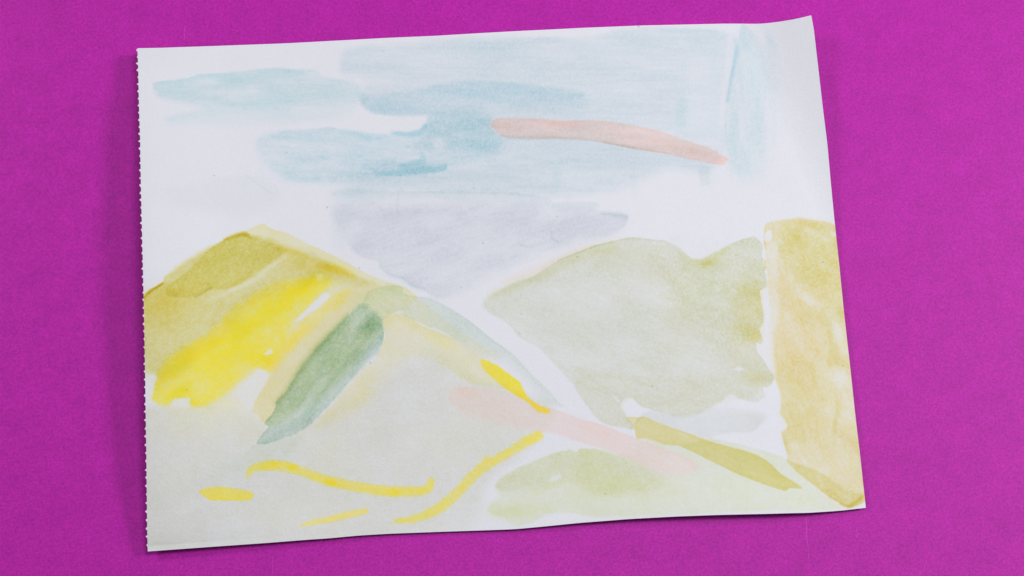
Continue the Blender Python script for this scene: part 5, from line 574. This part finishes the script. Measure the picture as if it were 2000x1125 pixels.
xf, yf = X.ravel(), Y.ravel()
ABS = np.zeros((xf.size, 3))
PART = np.full(xf.size, -1, np.int16)
GRAIN = 0.6 * fbm(xf / 1.5, yf / 1.5, 3, 2) + 0.9 * (vnoise(xf / 0.62, yf / 0.62, 9) * 2 - 1)
WARP1 = fbm(xf / 3.4, yf / 3.4, 21, 3); WARP2 = fbm(xf / 0.9, yf / 0.9, 31, 2)
parts = []
for li, (kind, pts, tr, dens, edge, ew, var, gran, ang, asp, warp, ns, smo, ssoft, pname, plabel, thr) in enumerate(LAYERS):
    p = np.array(pts, float)
    if kind == 'blob':
        (cx, cy, _), (r1, r2, an) = pts
        m = max(r1, r2) * 2.4
        lo, hi = (cx - m, cy - m), (cx + m, cy + m)
    else:
        m = p[:, 2].max() * 2 + (ssoft or 0) * 2 + warp * 2 + 1
        lo, hi = p[:, :2].min(0) - m, p[:, :2].max(0) + m
    idx = np.flatnonzero((xf > lo[0]) & (xf < hi[0]) & (yf > lo[1]) & (yf < hi[1]))
    if not len(idx):
        continue
    x, y = xf[idx], yf[idx]
    w1, w2 = WARP1[idx], WARP2[idx]
    rag = 0
    if kind == 'blob':
        c, s = math.cos(an), math.sin(an)
        dx, dy = x - cx, y - cy
        a = (dx * c + dy * s) / r1; b = (-dx * s + dy * c) / r2
        d2 = np.sqrt(a * a + b * b) + 0.28 * w1 + 0.08 * w2
        mask = np.exp(-np.clip(d2, 0, None) ** 2 * 1.1)
    elif kind == 'stroke':
        p = chaikin(p, False, smo)
        sd, rad = field(p, x, y, False)
        sd = sd + warp * (0.6 * w1 + 0.6 * w2)
        mask = smooth01(0.5 + sd / (2 * ssoft) + 0.12)
    else:
        p = chaikin(p, True, smo)
        sd, soft = field(p, x, y, True)
        soft = np.maximum(soft, 0.18)
        sd = sd + (warp + 0.32 * soft) * (0.62 * w1 + 0.35 * w2)
        mask = smooth01(0.5 + sd / (2 * soft))
        if edge:
            rag = edge * np.exp(-np.clip(sd, 0, None) / ew) / (1 + (soft / 1.1) ** 2)
    if kind == 'lift':
        ABS[idx] *= (1 - mask * dens)[:, None]
        continue
    c, s = math.cos(ang), math.sin(ang)
    n = fbm((x * c + y * s) / (ns * asp), (-x * s + y * c) / ns, 50 + li * 3, 4)
    nb = fbm((x * c + y * s) / (ns * asp * 0.35), (-x * s + y * c) / (ns * 0.14), 400 + li * 5, 3)   # bristle streaks
    amount = mask * dens * (1 + 1.25 * var * n + 0.55 * var * nb + rag) * (1 + gran * 1.25 * GRAIN[idx])
    A = -np.log(np.array(tr))
    ABS[idx] += np.clip(amount, 0, None)[:, None] * A[None]
    if pname:
        PART[idx[mask > thr]] = len(parts)
        parts.append((pname, plabel))

# fine colour drift of the bare, once wetted paper
ABS += (0.012 * fbm(xf / 14, yf / 14, 5, 3) + 0.012)[:, None] * np.array([1.0, 0.9, 0.7])
ABS += np.clip(fbm(xf / 25, yf / 18, 77, 3), 0, 1)[:, None] * np.array([0.0, 0.018, 0.008])
TRANS = np.exp(-np.clip(ABS, -0.1, None))

# ---------------------------------------------------------------- the painting: paper sheet and its painted parts
root = bpy.data.objects.new('watercolour_painting', None)
root.empty_display_size = 0.05
col.objects.link(root)
root['label'] = 'watercolour landscape of yellow and green hills on a white sheet with torn perforated edge'
root['category'] = 'painting'

co = np.stack([xf, yf, Z.ravel()], 1) * 0.001
grid = np.arange(NU * NV).reshape(NV, NU)
quads = np.stack([grid[1:, :-1], grid[1:, 1:], grid[:-1, 1:], grid[:-1, :-1]], -1).reshape(-1, 4)
face_part = PART[quads[:, 0]]

def take(sel):
    q = quads[sel]
    ids, inv = np.unique(q.ravel(), return_inverse=True)
    return co[ids], inv.reshape(-1, 4), TRANS[ids]

for k, (pname, plabel) in enumerate(parts):
    sel = face_part == k
    if sel.sum() < 30:
        continue
    vv, ff, tt = take(sel)
    o = mesh_object(pname, vv, ff, MAT_PAPER, root, tt)
    if plabel:
        o['label'] = plabel

# bare paper: the unpainted face, the cut rim and the underside
THICK = 0.00034
vv, ff, tt = take(face_part == -1)
loop = np.r_[grid[0, :], grid[1:, -1], grid[-1, -2::-1], grid[-2:0:-1, 0]]
top_loop = co[loop]; low_loop = top_loop - np.array([0, 0, THICK])
n0 = len(vv); nl = len(loop)
a = np.arange(nl); b = (a + 1) % nl
rim = np.stack([n0 + a, n0 + b, n0 + nl + b, n0 + nl + a], 1)
su = np.unique(np.r_[np.arange(0, NU, 9), NU - 1]); sv = np.unique(np.r_[np.arange(0, NV, 9), NV - 1])
under = (co.reshape(NV, NU, 3)[sv][:, su] - np.array([0, 0, THICK])).reshape(-1, 3)
g2 = np.arange(len(sv) * len(su)).reshape(len(sv), len(su)) + n0 + 2 * nl
uf = np.stack([g2[:-1, :-1], g2[:-1, 1:], g2[1:, 1:], g2[1:, :-1]], -1).reshape(-1, 4)
allv = np.vstack([vv, top_loop, low_loop, under])
alltr = np.vstack([tt, np.minimum(TRANS[loop] * 0.3 + 0.7, 1), np.ones((nl, 3)), np.ones((len(under), 3))])
sheet = mesh_object('paper_sheet', allv, np.vstack([ff, rim, uf]), MAT_PAPER, root, alltr)
sheet['label'] = 'bare white textured paper of the sheet'

# torn perforation: a row of small paper nibs along the left edge
def perforated_edge():
    rng = np.random.RandomState(4)
    vs_, fs_ = [], []
    L = float(np.abs(ly[-1] - ly[0])); pitch = 4.52; n = int(L / pitch)
    for i in range(n + 1):
        t = min(max((i * pitch + 0.9 + rng.uniform(-0.25, 0.25)) / L, 0.003), 0.997)
        h = rng.uniform(0.55, 1.05) * (1.25 if rng.rand() < 0.2 else 1); w = rng.uniform(0.75, 1.15)
        sk = rng.uniform(-0.3, 0.3); dz = rng.uniform(-0.3, 0.15)
        x0 = np.interp(t, v, lx); y0 = np.interp(t, v, ly); z0 = float(curl(np.array(0.0), np.array(t)))
        prof = [(0.25, -w), (-0.12, -w * 0.95), (-h * 0.55, -w * 0.5 + sk * 0.4), (-h, -w * 0.16 + sk), (-h * 0.9, w * 0.24 + sk), (-h * 0.45, w * 0.55 + sk * 0.4), (-0.10, w * 0.95), (0.25, w)]
        base = len(vs_)
        for zz in (0.0, -0.34):
            for (px_, py_) in prof:
                vs_.append((x0 + px_, y0 - py_, z0 + 0.012 + zz + dz * max(0, -px_ / h)))
        m_ = len(prof)
        fs_ += [(base + 0, base + 1, base + 6, base + 7), (base + 1, base + 2, base + 5, base + 6), (base + 2, base + 3, base + 4, base + 5)]
        fs_ += [(base + k, base + k + m_, base + k + 1 + m_, base + k + 1) for k in range(m_ - 1)]
    vs_ = np.array(vs_) * 0.001
    px_i = np.clip(np.searchsorted(-ly, -vs_[:, 1] * 1000), 0, NV - 1)
    o = mesh_object('perforated_edge', vs_, np.array(fs_), MAT_PAPER, root, np.minimum(TRANS.reshape(NV, NU, 3)[px_i, 1] * 0.4 + 0.6, 1))
    o.data.shade_flat()
    o['label'] = 'torn perforated left edge with small paper nibs'
    o['kind'] = 'stuff'
perforated_edge()
